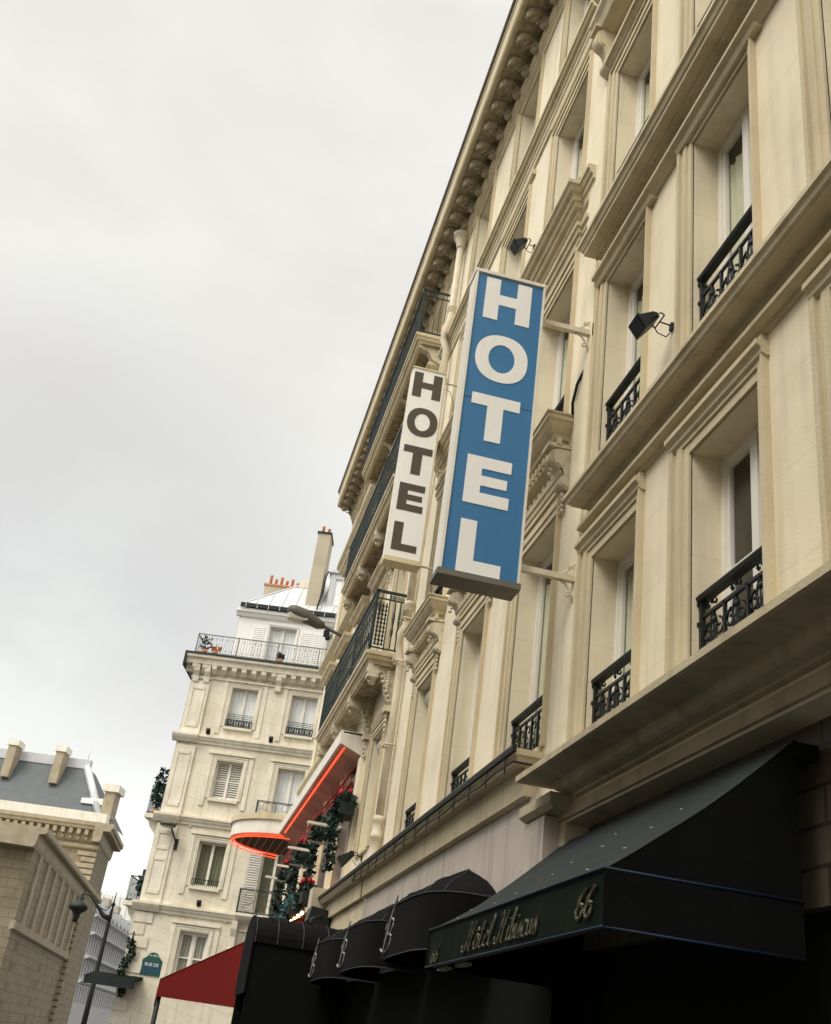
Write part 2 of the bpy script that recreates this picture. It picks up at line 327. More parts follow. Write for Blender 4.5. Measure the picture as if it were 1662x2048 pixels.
WC={}
def window(parent,F,u0,u1,z0,z1,key,depth=0.4,rail=None,arch=0.28,drape=cloth,opening_top=0.0,hood=None,louver=False,simple=False,wname='window',bar=False,trimm=trim,split=.5):
    """a window as a part of its building, with its own sub-parts; identical ones are copies of the first"""
    at=F(u0,0,z0)
    if key in WC:
        src=WC[key]; return copy_part(src,at-Vector(src['_o']),parent)
    mb=MB(F); a=arch; near=.42 if key[0] in('N','F') else 1
    if a:
        for (w0,w1,oo) in((0,a*.36,.025),(a*.30,a*.62,.045),(a*.56,a*.84,.03),(a*.80,a,.065)):
            z9=z1
            mb.box(u0-w1*near,u0-w0*near,-.01,oo,z0,z1+w1); mb.box(u1+w0,u1+w1,-.01,oo,z0,z1+w1); mb.box(u0-w0*near+.001,u1+w0-.001,-.01,oo-.002,z1+w0,z1+w1)
    else: mb.box(u0,u1,-depth-.02,-depth+.03,z0,z0+.05)
    mb.box(u0-.02,u1+.02,-depth,.05,z0-.05,z0+.012)
    win=mb.build(wname,trimm,parent,at=at); PF[win.name]=F
    def sub(b,n,m_): return b.build(n,m_,win)
    fr=MB(F); o=-depth; fw=.075
    fr.box(u0,u0+fw,o-.04,o+.03,z0,z1); fr.box(u1-fw,u1,o-.04,o+.03,z0,z1); fr.box(u0+fw,u1-fw,o-.04,o+.028,z1-fw,z1); fr.box(u0+fw,u1-fw,o-.04,o+.028,z0,z0+.12)
    um=u0+(u1-u0)*split
    fr.box(um-.055,um+.055,o-.035,o+.045,z0+.12,z1-fw)
    if not simple:
        for ua,ub in((u0+fw,um-.055),(um+.055,u1-fw)):
            fr.box(ua,ua+.05,o-.03,o+.012,z0+.12,z1-fw); fr.box(ub-.05,ub,o-.03,o+.012,z0+.12,z1-fw); fr.box(ua+.05,ub-.05,o-.03,o+.011,z1-fw-.06,z1-fw)
    if drape is None or louver or bar: fr.box(u0+fw,u1-fw,o-.036,o+.02,(z0+z1)/2-.03,(z0+z1)/2+.03)
    sub(fr,'window_frame',wood)
    if louver:
        lv=MB(F); n=15
        for i in range(n):
            z=z0+.12+(z1-z0-.2)*i/n
            for ua,ub in((u0+fw,um-.055),(um+.055,u1-fw)): lv.prism([(o-.03,z+.085),(o-.035,z+.07),(o+.01,z),(o+.018,z+.012)],'u',ua,ub)
        sub(lv,'shutter',louvre)
        bk=MB(F); bk.box(u0,u1,o-.14,o-.05,z0,z1); sub(bk,'room_backing',dark)
    else:
        gl=MB(F)
        for ua,ub in((u0+fw,um-.05),(um+.05,u1-fw)): gl.quad((ua,o-.015,z0+.1),(ub,o-.015,z0+.1),(ub,o-.015,z1-fw),(ua,o-.015,z1-fw)); sub(gl,'pane',glass)
        bk=MB(F); bk.box(u0-.05,u1+.05,o-.65,o-.60,z0-.05,z1+.05); bk.box(u0-.06,u0-.05,o-.6,o-.04,z0-.05,z1+.05); bk.box(u1+.05,u1+.06,o-.6,o-.04,z0-.05,z1+.05); bk.box(u0-.05,u1+.05,o-.6,o-.04,z1+.02,z1+.05); bk.box(u0-.05,u1+.05,o-.6,o-.04,z0-.05,z0-.02)
        sub(bk,'room_backing',dark)
        if drape is not None:
            cb=MB(F); n=40; zt=z1-.06-opening_top
            for i in range(n):
                f=lambda q:(u0+fw+(u1-u0-2*fw)*q, o-.065+.016*math.sin(q*47)+.008*math.sin(q*113+1))
                a0,a1=f(i/n),f((i+1)/n); cb.quad((*a0,z0+.05),(*a1,z0+.05),(*a1,zt),(*a0,zt))
            sub(cb,'curtain',drape)
    if rail: 
        rb=window_rail(win,u0-rail.get('ext',0),u1+rail.get('ext',0),z0+rail.get('dz',.02),rail['h'],rail.get('o',.02),rail.get('m',iron),'railing',rail.get('style',0))
    if hood: hood(win)
    WC[key]=win; return win

exec_order=[]
# ================================================================= ground
G0=-EYE/S
mb=MB(FI); mb.quad((-900,-900,G0-.12),(900,-900,G0-.12),(900,1200,G0-.12),(-900,1200,G0-.12)); tag(mb.build('ground',asph),kind='structure')
mb=MB(FI); mb.prism([(0.0,-30),(9.0,-30),(9.0,42),(0.0,42)],'z',G0-.13,G0); tag(mb.build('pavement',pave),kind='structure')
mb=MB(FI); mb.box(-.16,-.004,-30,42,G0-.13,G0+.004); tag(mb.build('kerb',mat('granite_kerb',(0.33,0.32,0.30),0.8,0.4,6)),kind='structure')
# ================================================================= near hotel building (right foreground)
def big_cornice(mb,u0,u1,prof): mb.mould(u0,u1,prof)
Nb=thing('hotel_building','cream stone hotel front with deep cornices, nearest on the right behind the blue HOTEL sign','building',FX(3.8,0,G0))
near_cols=[(-3.05,-1.85),(-.75,.45),(1.55,2.75),(3.9,5.1),(6.25,7.45),(8.6,9.8)]
rows=[(2.82,5.14),(5.98,9.0),(9.70,12.84),(14.75,17.2)]
mb=MB(); ops=[(a,b,c,d) for a,b in near_cols for c,d in rows]+[(-3.6,10.2,G0-1,2.36)]
mb.wall(-4,10.66,G0,21,ops,0.31)
mb.box(-4,10.66,-9,-4.5,G0,20.9); mb.box(-4,-3.98,-9,0,G0,21)
mb.build('wall',stone,Nb)
mb=MB(); mb.box(10.16,10.64,-.02,.045,2.9,20.9); mb.build('pilaster',stone,Nb)
# shop recess below: dark tiled band, side pier
mb=MB(); mb.box(-3.6,10.3,-.34,-.25,1.2,2.5); mb.build('tile_band',darktile,Nb)
mb=MB(); mb.box(-3.6,10.3,-.6,-.36,G0,1.25); mb.build('shopfront',dark,Nb)
mb=MB(); mb.box(10.35,10.98,-.8,.17,1.3,2.44); mb.build('pier',shopst,Nb)
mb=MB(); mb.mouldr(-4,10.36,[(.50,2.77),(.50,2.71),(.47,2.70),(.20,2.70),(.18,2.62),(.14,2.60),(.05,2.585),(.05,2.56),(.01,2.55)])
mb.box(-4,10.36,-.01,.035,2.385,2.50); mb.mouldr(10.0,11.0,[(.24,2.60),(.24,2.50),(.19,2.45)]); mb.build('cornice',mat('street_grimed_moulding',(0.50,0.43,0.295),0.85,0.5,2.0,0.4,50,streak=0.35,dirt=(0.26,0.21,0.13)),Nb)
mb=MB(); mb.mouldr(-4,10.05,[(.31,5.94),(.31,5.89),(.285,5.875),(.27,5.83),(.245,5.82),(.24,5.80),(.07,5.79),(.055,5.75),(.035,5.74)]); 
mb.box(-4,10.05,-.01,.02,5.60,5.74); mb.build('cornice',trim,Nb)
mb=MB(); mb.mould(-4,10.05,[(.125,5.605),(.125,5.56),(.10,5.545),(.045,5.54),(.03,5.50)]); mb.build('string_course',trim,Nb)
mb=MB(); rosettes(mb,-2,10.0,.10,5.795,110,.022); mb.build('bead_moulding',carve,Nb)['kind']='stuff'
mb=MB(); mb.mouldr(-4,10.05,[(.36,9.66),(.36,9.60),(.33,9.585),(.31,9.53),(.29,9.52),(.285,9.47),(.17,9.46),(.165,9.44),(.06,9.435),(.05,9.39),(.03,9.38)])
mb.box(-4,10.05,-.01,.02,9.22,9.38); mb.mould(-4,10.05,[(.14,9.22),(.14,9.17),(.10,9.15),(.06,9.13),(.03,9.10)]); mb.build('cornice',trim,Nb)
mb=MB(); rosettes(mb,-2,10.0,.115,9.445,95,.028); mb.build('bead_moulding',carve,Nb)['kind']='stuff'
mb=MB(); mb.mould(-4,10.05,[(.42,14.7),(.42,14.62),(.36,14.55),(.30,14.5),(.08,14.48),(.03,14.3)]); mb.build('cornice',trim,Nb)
for ci,(a,b) in enumerate(near_cols):
    for ri,(c,d) in enumerate(rows[:3]):
        if ri==2 and ci<2: continue
        def hood(win,a=a,b=b,c=c,d=d,ri=ri):
            h=MB()
            if ri==0: h.mould(a-.16,b+.33,[(.115,5.42),(.115,5.37),(.09,5.355),(.075,5.335),(.07,5.30),(.04,5.28)])
            elif ri==1: h.mould(a-.25,b+.25,[(.10,9.10),(.085,9.08),(.07,9.055)])
            else:
                h.mould(a-.33,b+.33,[(.16,d+.42),(.16,d+.35),(.12,d+.34),(.08,d+.30),(.05,d+.28)]); h.mould(a-.42,b+.42,[(.36,14.25),(.36,14.15),(.3,14.08),(.25,13.95),(.08,13.9)])
                for u in(a-.3,b+.3): console(h,u,.18,.03,.28,13.95,13.1)
            h.build('hood',trim,win)
        window(Nb,FX,a,b,c,d,('N',ri,ci==4 and ri==0),0.31,drape=None if (ri==0 and ci==4) else cloth,rail=dict(h=[.94,1.20,1.22][ri],style=[1,0,0][ri],o=-.09,dz=.0),arch=[.34,.26,.26][ri],hood=hood,opening_top=[.0,.25,.2][ri])

# ================================================================= middle building (pediments on consoles)
Fb=thing('apartment_building','cream stone middle building with scrolled window pediments, between the drainpipe and the nearest hotel front','building',FX(16,0,G0))
fcols=[(11.12,12.62),(14.2,15.62),(17.5,18.86)]
frows=[(3.34,6.34),(7.58,10.36),(11.62,14.52),(15.75,18.28)]
mb=MB(); mb.wall(10.66,21.25,G0,20.6,[(a,b,c,d) for a,b in fcols for c,d in frows],0.30); mb.box(10.66,21.25,-9,-4.5,G0,19.5); mb.box(10.66,10.68,-9,-.5,G0,20)
mb.build('wall',stoneF,Fb)
mb=MB(); mb.mouldr(11.0,21.25,[(.34,3.26),(.34,3.19),(.31,3.17),(.28,3.12),(.16,3.11),(.15,2.80),(.10,2.78)]); mb.build('ledge',trim,Fb)
mb=MB(); mb.prism([(.33,3.29),(.37,3.29),(.385,3.26),(.37,3.215),(.33,3.20)],'u',10.98,21.25); mb.tube([(11.0,.0,3.10),(11.0,.36,3.10)]+[(11.05+.6*i,.355,3.10+.02*math.sin(i*2.1)) for i in range(18)],.013,4)
for i in range(14): mb.box(11.3+i*.75,11.315+i*.75,.345,.36,3.02,3.2)
mb.build('gutter',iron,Fb)
mb=MB(); mb.box(11.0,21.25,-.5,.06,1.35,2.79)
mb.build('shop_wall',shopst,Fb)
mb=MB(); mb.box(10.2,21.25,-.6,.03,G0,1.35); mb.build('shopfront',dark,Fb)
mb=MB(); mb.mould(10.72,21.0,[(.20,15.60),(.20,15.51),(.17,15.50),(.15,15.45),(.10,15.44),(.09,15.36),(.07,15.35),(.06,15.25),(.045,15.24),(.04,15.12),(.02,15.11)]); mb.build('cornice',trim,Fb)
def pediment(win,a,b,zt):
    h=MB(); u0,u1=a-.38,b+.38
    h.mouldr(u0,u1,[(.35,zt),(.35,zt-.07),(.33,zt-.08),(.30,zt-.14),(.25,zt-.2),(.22,zt-.22),(.20,zt-.27),(.15,zt-.28),(.145,zt-.45),(.05,zt-.47),(.03,zt-.5)])
    h.box(u0-.02,u1+.02,-.02,.37,zt,zt+.025)
    for i in range(16): h.box(u0+.03+(u1-u0)*i/16,u0+.09+(u1-u0)*i/16,.14,.19,zt-.42,zt-.32)
    h.mould(a-.3,b+.3,[(.12,6.80),(.11,6.74),(.09,6.72),(.08,6.66),(.05,6.64)])
    h.build('pediment',trim,win)
    k=MB(); rosettes(k,a-.05,b+.05,.04,zt-.58,9,.05); rosettes(k,a,b,.03,zt-.72,12,.035); k.build('relief',carve,win)
    for u in(a-.20,b+.20):
        c=MB(); console(c,u,.20,.0,.27,zt-.45,zt-1.02); drop_leaf(c,u,.04,zt-1.32,zt-1.04,.09)
        for q in range(5): c.ball(u,.20+.02*q-.06,zt-.52-.07*q,.035,5,3)
        c.build('console',carve,win)
def entab(win,a,b,zt):
    h=MB(); u0,u1=a-.38,b+.38
    h.mouldr(u0,u1,[(.33,zt),(.33,zt-.06),(.30,zt-.08),(.27,zt-.14),(.22,zt-.16),(.20,zt-.24),(.17,zt-.25),(.15,zt-.32),(.10,zt-.33),(.08,zt-.40),(.04,zt-.42)])
    h.mouldr(a-.33,b+.33,[(.15,10.86),(.14,10.8),(.11,10.78),(.10,10.71),(.07,10.70),(.06,10.62)]); h.build('pediment',trim,win)
    h2=MB(); h2.mould(u0-.34,u1+.34,[(.17,zt+.02),(.17,zt-.05),(.14,zt-.07),(.12,zt-.13),(.09,zt-.14),(.08,zt-.22),(.05,zt-.24),(.04,zt-.36),(.02,zt-.38)],back=0.0); h2.build('entablature',trim,win)
    h2=MB(); h2.mould(a-.55,b+.55,[(.09,10.84),(.08,10.78),(.05,10.76),(.04,10.69),(.02,10.68)],back=0.0); h2.build('moulding',trim,win)
for ci,(a,b) in enumerate(fcols):
    for ri,(c,d) in enumerate(frows):
        def hood(win,a=a,b=b,c=c,d=d,ri=ri):
            if ri==0: pediment(win,a,b,7.53)
            elif ri==1: entab(win,a,b,11.58)
            elif ri==2:
                h=MB(); h.mould(a-.28,b+.28,[(.08,15.0),(.07,14.9),(.05,14.88)]); h.build('hood',trim,win)
            if (ri,ci)==(0,2):
                r=MB(); r.lathe if 0 else None
                pts=[(-.30+.17*math.cos(q),d-.16+.17*math.sin(q)) for q in [2*pi*k/12 for k in range(12)]]
                r.prism(pts,'u',a+.02,b-.02,True); r.build('roller_box',whitebox,win)
        window(Fb,FX,a,b,c,d,('F',ri,ci) if ci!=1 or ri in(0,) else ('F',ri,0) if ri in(9,) else ('F',ri,ci),0.30,
               rail=dict(h=[.72,.8,.85,.8][ri],style=[2,0,0,0][ri],o=[-.10,-.12,-.12,-.12][ri]),arch=[.30,.25,.25,.2][ri],hood=hood,opening_top=[.3,.2,.3,.2][ri])

# roof cornice with carved modillions, shared by the middle and the balcony building
def modillion(F,u,zt):
    m=MB(F); pr=[]
    for i in range(8): a=R(80-i*28); pr.append((.475+math.cos(a)*.105,zt-.125+math.sin(a)*.10))
    pr+=[(.36,zt-.13),(.29,zt-.17)]
    for i in range(6): a=R(60-i*36); pr.append((.16+math.cos(a)*.12,zt-.23+math.sin(a)*.13))
    m.prism([(-.01,zt-.02)]+pr+[(-.01,zt-.40)],'u',u-.085,u+.085,True)
    m.prism([(-.01,zt-.05)]+[(p[0]*.92,zt+(p[1]-zt)*.9) for p in pr]+[(-.01,zt-.36)],'u',u-.105,u+.105,True)
    for q in range(7): m.ball(u+(.035 if q%2 else -.035),.53-.065*q,zt-.205-.02*q,.036,6,4,(1.0,1,.8))
    for sg in(-1,1): m.ball(u+sg*.10,.475,zt-.12,.055,7,4,(.3,1,1)); m.ball(u+sg*.10,.16,zt-.24,.07,6,4,(.3,1,1)); m.spiral(u+sg*.112,.3,zt-.1,.05,1,0,1,.01,6,3)
    m.ball(u+.285,.05,zt-.16,.06,7,4,(1,.6,1.1)); m.ball(u+.285,.30,zt-.01,.07,7,3,(1,1,.45))
    m.box(u-.125,u+.125,.0,.60,zt-.035,zt-.001)
    return m
def roof_cornice(parent,u0,u1,src=None):
    mb=MB(); mb.mould(u0,u1,[(.76,19.68),(.76,19.60),(.73,19.56),(.73,19.10),(.70,19.05),(.66,19.04),(.03,19.04),(.02,18.98)]); c=mb.build('roof_cornice',trim,parent)
    g=MB(); g.mould(u0,u1,[(.80,19.76),(.815,19.70),(.79,19.66)],back=.5); g.build('gutter',mat('rusty_gutter',(0.16,0.11,0.09),0.6,0.4,8),parent)
    bk=MB(); bk.mould(u0,u1,[(.03,19.03),(.03,18.73)]); bk.build('frieze',soot_shade,parent)
    sp_=MB(); sp_.box(u0,u1,.03,.615,19.018,19.036); sp_.build('soffit_dark_sheet',soot_shade,parent)  # thin dark sheet over the soffit between the modillions
    lm=MB(); lm.mould(u0,u1,[(.15,18.74),(.15,18.70),(.12,18.685),(.11,18.63),(.085,18.62),(.08,18.56),(.05,18.54),(.045,18.45),(.02,18.43)]); lm.build('string_course',trim,parent)
    first=src; n=int((u1-u0)/.58); st=(u1-u0)/n
    for i in range(n):
        u=u0+st*(i+.5); at=FX(u,0,18.4)
        if first is None:
            first=modillion(FX,u,19.03).build('modillion',soot_shade,c,at=at)
        else:
            d=first.copy(); C.objects.link(d); place(d,at,c)
    return first
mod=roof_cornice(Fb,8.0,21.25)
rf=MB(); rf.prism([(.7,19.7),(-1.6,21.2),(-9,21.4),(-9,19.3),(.0,19.3)],'u',8.0,21.25); rf.build('roof',zinc,Fb)

# ================================================================= balcony building beyond the drainpipe
Gb=thing('balcony_building','cream stone building with long iron balconies, beyond the drainpipe','building',FX(29,0,G0))
gcols=[(22.1,23.4),(25.0,26.3),(27.9,29.2),(31.0,32.2),(34.0,35.2)]
grows=[(3.9,6.5),(8.05,10.9),(12.6,15.1),(16.7,18.2)]
mb=MB(); mb.wall(21.25,37.0,G0,20.6,[(a,b,c,d) for a,b in gcols for c,d in grows],0.35); mb.box(21.25,37.0,-9,-4.0,G0,19.5)
mb.box(36.98,37.0,-9,0,G0,19.6); mb.build('wall',stoneF,Gb)
roof_cornice(Gb,21.25,36.85,mod)
rf=MB(); rf.prism([(.7,19.7),(-1.6,21.2),(-9,21.4),(-9,19.3),(.0,19.3)],'u',21.25,36.9); rf.build('roof',zinc,Gb)
for ci,(a,b) in enumerate(gcols):
    for ri,(c,d) in enumerate(grows):
        def hood(win,a=a,b=b,c=c,d=d,ri=ri):
            h=MB()
            if ri in(1,2): h.mouldr(a-.4,b+.4,[(.30,d+.75),(.30,d+.66),(.22,d+.58),(.18,d+.5),(.05,d+.46)]); h.mould(a-.3,b+.3,[(.1,d+.40),(.05,d+.3)])
            else: h.mould(a-.3,b+.3,[(.08,d+.36),(.05,d+.28)])
            h.build('hood',trim,win)
            if (ri,ci)==(0,0):
                r=MB(); pts=[(-.25+.17*math.cos(q),d-.16+.17*math.sin(q)) for q in [2*pi*k/12 for k in range(12)]]; r.prism(pts,'u',a+.02,b-.02,True); r.build('roller_box',whitebox,win)
        if ri==0 and ci>=1: continue
        window(Gb,FX,a,b,c,d,('G',ri,ci==0),0.35,rail=None if ri or ci==0 else dict(h=.7),arch=.22,hood=hood,opening_top=.2,simple=True)
mb=MB()
for z,o in((7.85,.10),(12.4,.10),(3.4,.0)): mb.mould(21.25,36.9,[(o+.06,z),(o+.05,z-.15),(o,z-.2)])
mb.build('string_course',trim,Gb)
for q in(12.45,8.0,16.6): mb=MB(); mb.mould(29.8,36.9,[(.32,q),(.32,q-.13),(.22,q-.24),(.1,q-.34)]); mb.build('cornice',trim,Gb)
def balcony(z,h,style,u0=21.5,u1=29.3,dep=.74,plain=False):
    b=MB(); b.mouldr(u0,u1,[(dep,z),(dep,z-.08),(dep-.03,z-.10),(dep-.05,z-.17),(dep-.10,z-.19),(dep-.12,z-.26),(dep-.2,z-.27)])
    bo=b.build('balcony',trim,Gb)
    us=MB(); us.box(u0+.05,u1-.05,.02,dep-.21,z-.285,z-.272); us.build('underside_shade',soot_shade,bo)  # added dark sheet: the shade below the slab is put into its colour
    us=MB(); us.mould(u0+.14,u1,[(dep-.13,z-.29),(dep-.13,z-.34),(dep-.17,z-.36)],back=dep-.22); us.build('lower_moulding',trim,bo)
    r=MB(); o=dep-.06
    for (oa,ob,ua,ub) in((o-.015,o+.015,u0+.04,u1-.04),):
        r.box(ua,ub,oa-.02,ob+.02,z+h-.05,z+h); r.box(ua,ub,oa,ob,z+h-.22,z+h-.20); r.box(ua,ub,oa,ob,z+.07,z+.10)
    uu=u0+.055
    for zz in((z+h-.05,z+h),(z+h-.22,z+h-.20),(z+.07,z+.10)): r.box(uu-.015,uu+.015,0,o-.02,*zz)
    for i in range(4): r.box(u0+.04+(u1-u0-.1)*i/3,u0+.08+(u1-u0-.1)*i/3,o-.02,o+.02,z,z+h)
    if plain:
        n=int((u1-u0)/.13)
        for i in range(n): u=u0+.05+i*.13; r.box(u-.006,u+.006,o-.006,o+.006,z+.1,z+h-.2)
        for i in range(5): q=o*(i+.5)/5; r.box(uu-.008,uu+.008,q-.008,q+.008,z+.08,z+h-.05)
    else:
        n=int((u1-u0)/.26); rail_panel(r,u0+.05,u1-.05,z+.1,z+h-.22,o,n,.012,2)
        for i in range(n*2): u=u0+.1+i*.13; r.box(u-.03,u+.03,o-.006,o+.006,z+h-.18,z+h-.1)
        # near end: pierced corner panel, key-pattern frieze, turned bars
        for q in(o*.56,o-.03): r.box(uu-.012,uu+.012,q-.012,q+.012,z+.05,z+h)
        for k in range(10):
            zz=z+.15+k*(h-.45)/10; 
            for q in(o*.64,o*.75,o*.86): r.box(uu-.01,uu+.01,q-.032,q+.032,zz,zz+.035); r.box(uu-.01,uu+.01,q-.013,q+.013,zz,zz+.11); r.box(uu-.01,uu+.01,q-.022,q+.022,zz+.06,zz+.075)
        r.box(uu-.008,uu+.008,0,o,z+h-.07,z+h-.04); r.box(uu-.008,uu+.008,0,o,z+h-.22,z+h-.19)
        for k in range(6):
            q=o*.08+k*o*.085; r.box(uu-.008,uu+.008,q,q+.045,z+h-.12,z+h-.10); r.box(uu-.008,uu+.008,q+.035,q+.045,z+h-.19,z+h-.1); r.box(uu-.008,uu+.008,q,q+.012,z+h-.2,z+h-.1); r.box(uu-.008,uu+.008,q+.012,q+.035,z+h-.165,z+h-.15)
        for q in(o*.36,o*.18,.03): 
            r.tube([(uu,q,z+.08),(uu,q,z+.35),(uu,q,z+.5),(uu,q,z+.62),(uu,q,z+.78),(uu,q,z+h-.2)],[.016,.016,.034,.018,.032,.016],6)
    r.build('railing',iron_g,bo)
    for i in range(4):
        u=u0+.25+i*(u1-u0-.5)/3; k=MB()
        if plain:
            k.prism([(-.02,z-.27),(dep-.15,z-.27),(dep-.22,z-.36),(dep-.4,z-.42),(dep-.52,z-.62),(.05,z-.72),(-.02,z-.75)],'u',u-.1,u+.1)
        else:
            k.box(u-.15,u+.15,dep-.36,dep-.12,z-.56,z-.27); k.ball(u,dep-.24,z-.63,.085,8,5); k.box(u-.11,u+.11,dep-.32,dep-.16,z-.60,z-.56); rosettes(k,u-.1,u+.1,dep-.12,z-.42,2,.05)
            for q in range(7): k.ball(u-.11,dep-.38-.05*q,z-.42-.10*q,.05,5,3); k.ball(u-.11,.16,z-.4-.07*q,.06,5,3)
            pr=[]
            for q in range(9): t=q/8; pr.append((dep-.34-(dep-.42)*t-.04*math.sin(t*6.28),z-.34-.75*t**1.3))
            k.prism([(-.02,z-.27),(dep-.32,z-.27)]+pr+[(-.02,z-1.1)],'u',u-.1,u+.1,True)
            k.box(u-.15,u+.15,-.01,.15,z-1.25,z-1.12); drop_leaf(k,u,.07,z-1.7,z-1.28,.11)
            rosettes(k,u-.1,u+.1,.3,z-.6,3,.04)
        k.build('bracket',carve,bo)
    return bo
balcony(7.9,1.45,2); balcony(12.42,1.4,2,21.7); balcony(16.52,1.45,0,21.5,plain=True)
# shop level of the balcony building
mb=MB(); mb.mould(21.25,25.8,[(.34,3.26),(.34,3.19),(.28,3.12),(.16,3.11),(.15,2.80)]); mb.box(21.25,25.8,-.3,.06,1.35,2.79); mb.build('ledge',trim,Gb)
mb=MB(); mb.prism([(.33,3.29),(.37,3.29),(.385,3.26),(.37,3.215),(.33,3.20)],'u',21.25,25.9); mb.build('gutter',iron,Gb)
mb=MB(); mb.wall(25.9,36.9,G0,3.35,[(26.3,29.4,G0+.1,3.0),(30,33,G0+.1,3.0),(33.6,36.5,G0+.1,3.0)],.3,.03); mb.box(26,36.9,-.7,-.6,G0,3.3); mb.box(21.25,26,-.2,.03,G0,1.35); mb.build('shopfront',dark,Gb)
for u in(24.2,26.9,29.7,33.2): mb=MB(); mb.box(u,u+.5,-.02,.10,3.35,6.3); mb.box(u-.08,u+.58,-.02,.14,3.35,3.5); mb.build('pilaster',stoneF,Gb)
for u in(25,27.7,30.6,34.2): mb=MB(); mb.box(u,u+1.7,-.02,.03,3.6,6.1); mb.build('shop_window',mat('brown_shop_glass',(0.10,0.07,0.05),0.3,0.3,4),Gb)
# ================================================================= lettering
def ltr_poly(ch,u0,u1,z0,z1,st=.31,bar=.245):
    w=u1-u0; h=z1-z0; s=st*w; b=bar*h; P=lambda a,c:(u0+a,z0+c)
    if ch=='H': return [[P(0,0),P(s,0),P(s,h/2-b/2),P(w-s,h/2-b/2),P(w-s,0),P(w,0),P(w,h),P(w-s,h),P(w-s,h/2+b/2),P(s,h/2+b/2),P(s,h),P(0,h)]]
    if ch=='T': c=w*.5; t=w*.165; return [[P(c-t,0),P(c+t,0),P(c+t,h-b),P(w,h-b),P(w,h),P(0,h),P(0,h-b),P(c-t,h-b)]]
    if ch=='E': m=b*.84; return [[P(0,0),P(w,0),P(w,b),P(s*1.12,b),P(s*1.12,h/2-m/2),P(w*.93,h/2-m/2),P(w*.93,h/2+m/2),P(s*1.12,h/2+m/2),P(s*1.12,h-b),P(w,h-b),P(w,h),P(0,h)]]
    if ch=='L': return [[P(0,0),P(w,0),P(w,b),P(s*1.2,b),P(s*1.2,h),P(0,h)]]
def letter(F,ch,u0,u1,z0,z1,o0,o1,m,parent):
    mb=MB(F)
    if ch=='O':
        n=40; cu,cz=(u0+u1)/2,(z0+z1)/2; rw,rh=(u1-u0)/2,(z1-z0)/2; se=lambda a,p:math.copysign(abs(a)**p,a)
        ring=[]
        for k in range(n):
            a=2*pi*k/n; c,s_=math.cos(a),math.sin(a)
            ring.append(((cu+rw*se(c,.88),cz+rh*se(s_,.88)),(cu+rw*.50*c,cz+rh*.60*s_)))
        for k in range(n):
            A,B=ring[k],ring[(k+1)%n]
            for o in(o1,): mb.quad((*(A[0][0],o,A[0][1]),),(B[0][0],o,B[0][1]),(B[1][0],o,B[1][1]),(A[1][0],o,A[1][1]))
            mb.quad((A[0][0],o0,A[0][1]),(B[0][0],o0,B[0][1]),(B[0][0],o1,B[0][1]),(A[0][0],o1,A[0][1])); mb.quad((A[1][0],o0,A[1][1]),(B[1][0],o0,B[1][1]),(B[1][0],o1,B[1][1]),(A[1][0],o1,A[1][1]))
    else:
        for p in ltr_poly(ch,u0,u1,z0,z1): mb.prism(p,'o',o0,o1)
    return mb.build('letter',m,parent)
# frame whose u runs towards the facade and whose o faces the camera
FS=Frame((0,10.1,0),(1,0,0),(0,-1,0))
BS=thing('hotel_sign','large blue box sign with white HOTEL letters stacked down its face','sign',FS(2.42,0,4.7))
mb=MB(FS); mb.box(1.975,2.875,-.30,-.015,4.725,8.925); mb.build('cabinet',whitebox,BS)
mb=MB(FS); mb.box(2.005,2.852,-.02,.0,4.78,6.98+.03); mb.box(2.005,2.852,-.02,.0,7.025,8.88); mb.build('face_panel',acr_b,BS)
mb=MB(FS); mb.box(1.96,2.89,-.31,.022,8.895,8.94); mb.box(1.97,2.003,-.02,.018,4.78,8.895); mb.box(2.854,2.882,-.02,.018,4.78,8.895); mb.build('frame',whitebox,BS)
mb=MB(FS); mb.box(1.955,2.895,-.32,.03,4.70,4.768); mb.build('bottom_tray',greyframe,BS)
for ch,a,b,c,d in(('H',2.118,2.712,8.215,8.85),('O',2.085,2.74,7.31,7.995),('T',2.108,2.70,6.47,7.10),('E',2.143,2.672,5.63,6.25),('L',2.155,2.655,4.775+.0,5.42)): letter(FS,ch,a,b,c,d,0,.006,acr_w,BS)
for z in(8.50,5.05):
    mb=MB(FS); mb.box(2.875,3.56,-.20,-.13,z-.035,z+.035); mb.box(3.555,3.60,-.27,-.06,z-.10,z+.10)
    mb.tube([(3.34,-.165,z+.03),(3.44,-.165,z+.06),(3.52,-.165,z+.16),(3.57,-.165,z+.22)],.012,5); mb.tube([(3.36,-.165,z-.03),(3.46,-.165,z-.07),(3.53,-.165,z-.17),(3.57,-.165,z-.3)],.014,5)
    mb.spiral(3.50,-.165,z-.2,.05,1.1,0,1,.012,9,4); mb.spiral(3.50,-.165,z+.13,.04,1.1,0,1,.012,9,4); mb.build('bracket',pipe,BS)
FS2=Frame((0,18.4,0),(1,0,0),(0,-1,0))
WS=thing('hotel_sign','narrow white box sign with dark brown HOTEL letters, behind the blue one','sign',FS2(2.88,0,8.6))
mb=MB(FS2); mb.box(2.51,3.235,-.32,-.01,8.70,13.22); mb.build('cabinet',whitebox,WS)
mb=MB(FS2); mb.box(2.53,3.205,-.015,.0,8.73,13.19); mb.build('face_panel',acr_w,WS)
mb=MB(FS2); mb.box(2.50,3.245,-.33,.02,13.19,13.225); mb.box(3.21,3.24,-.015,.02,8.72,13.19); mb.box(2.50,3.245,-.33,.02,8.62,8.715); mb.build('frame',yelframe,WS)
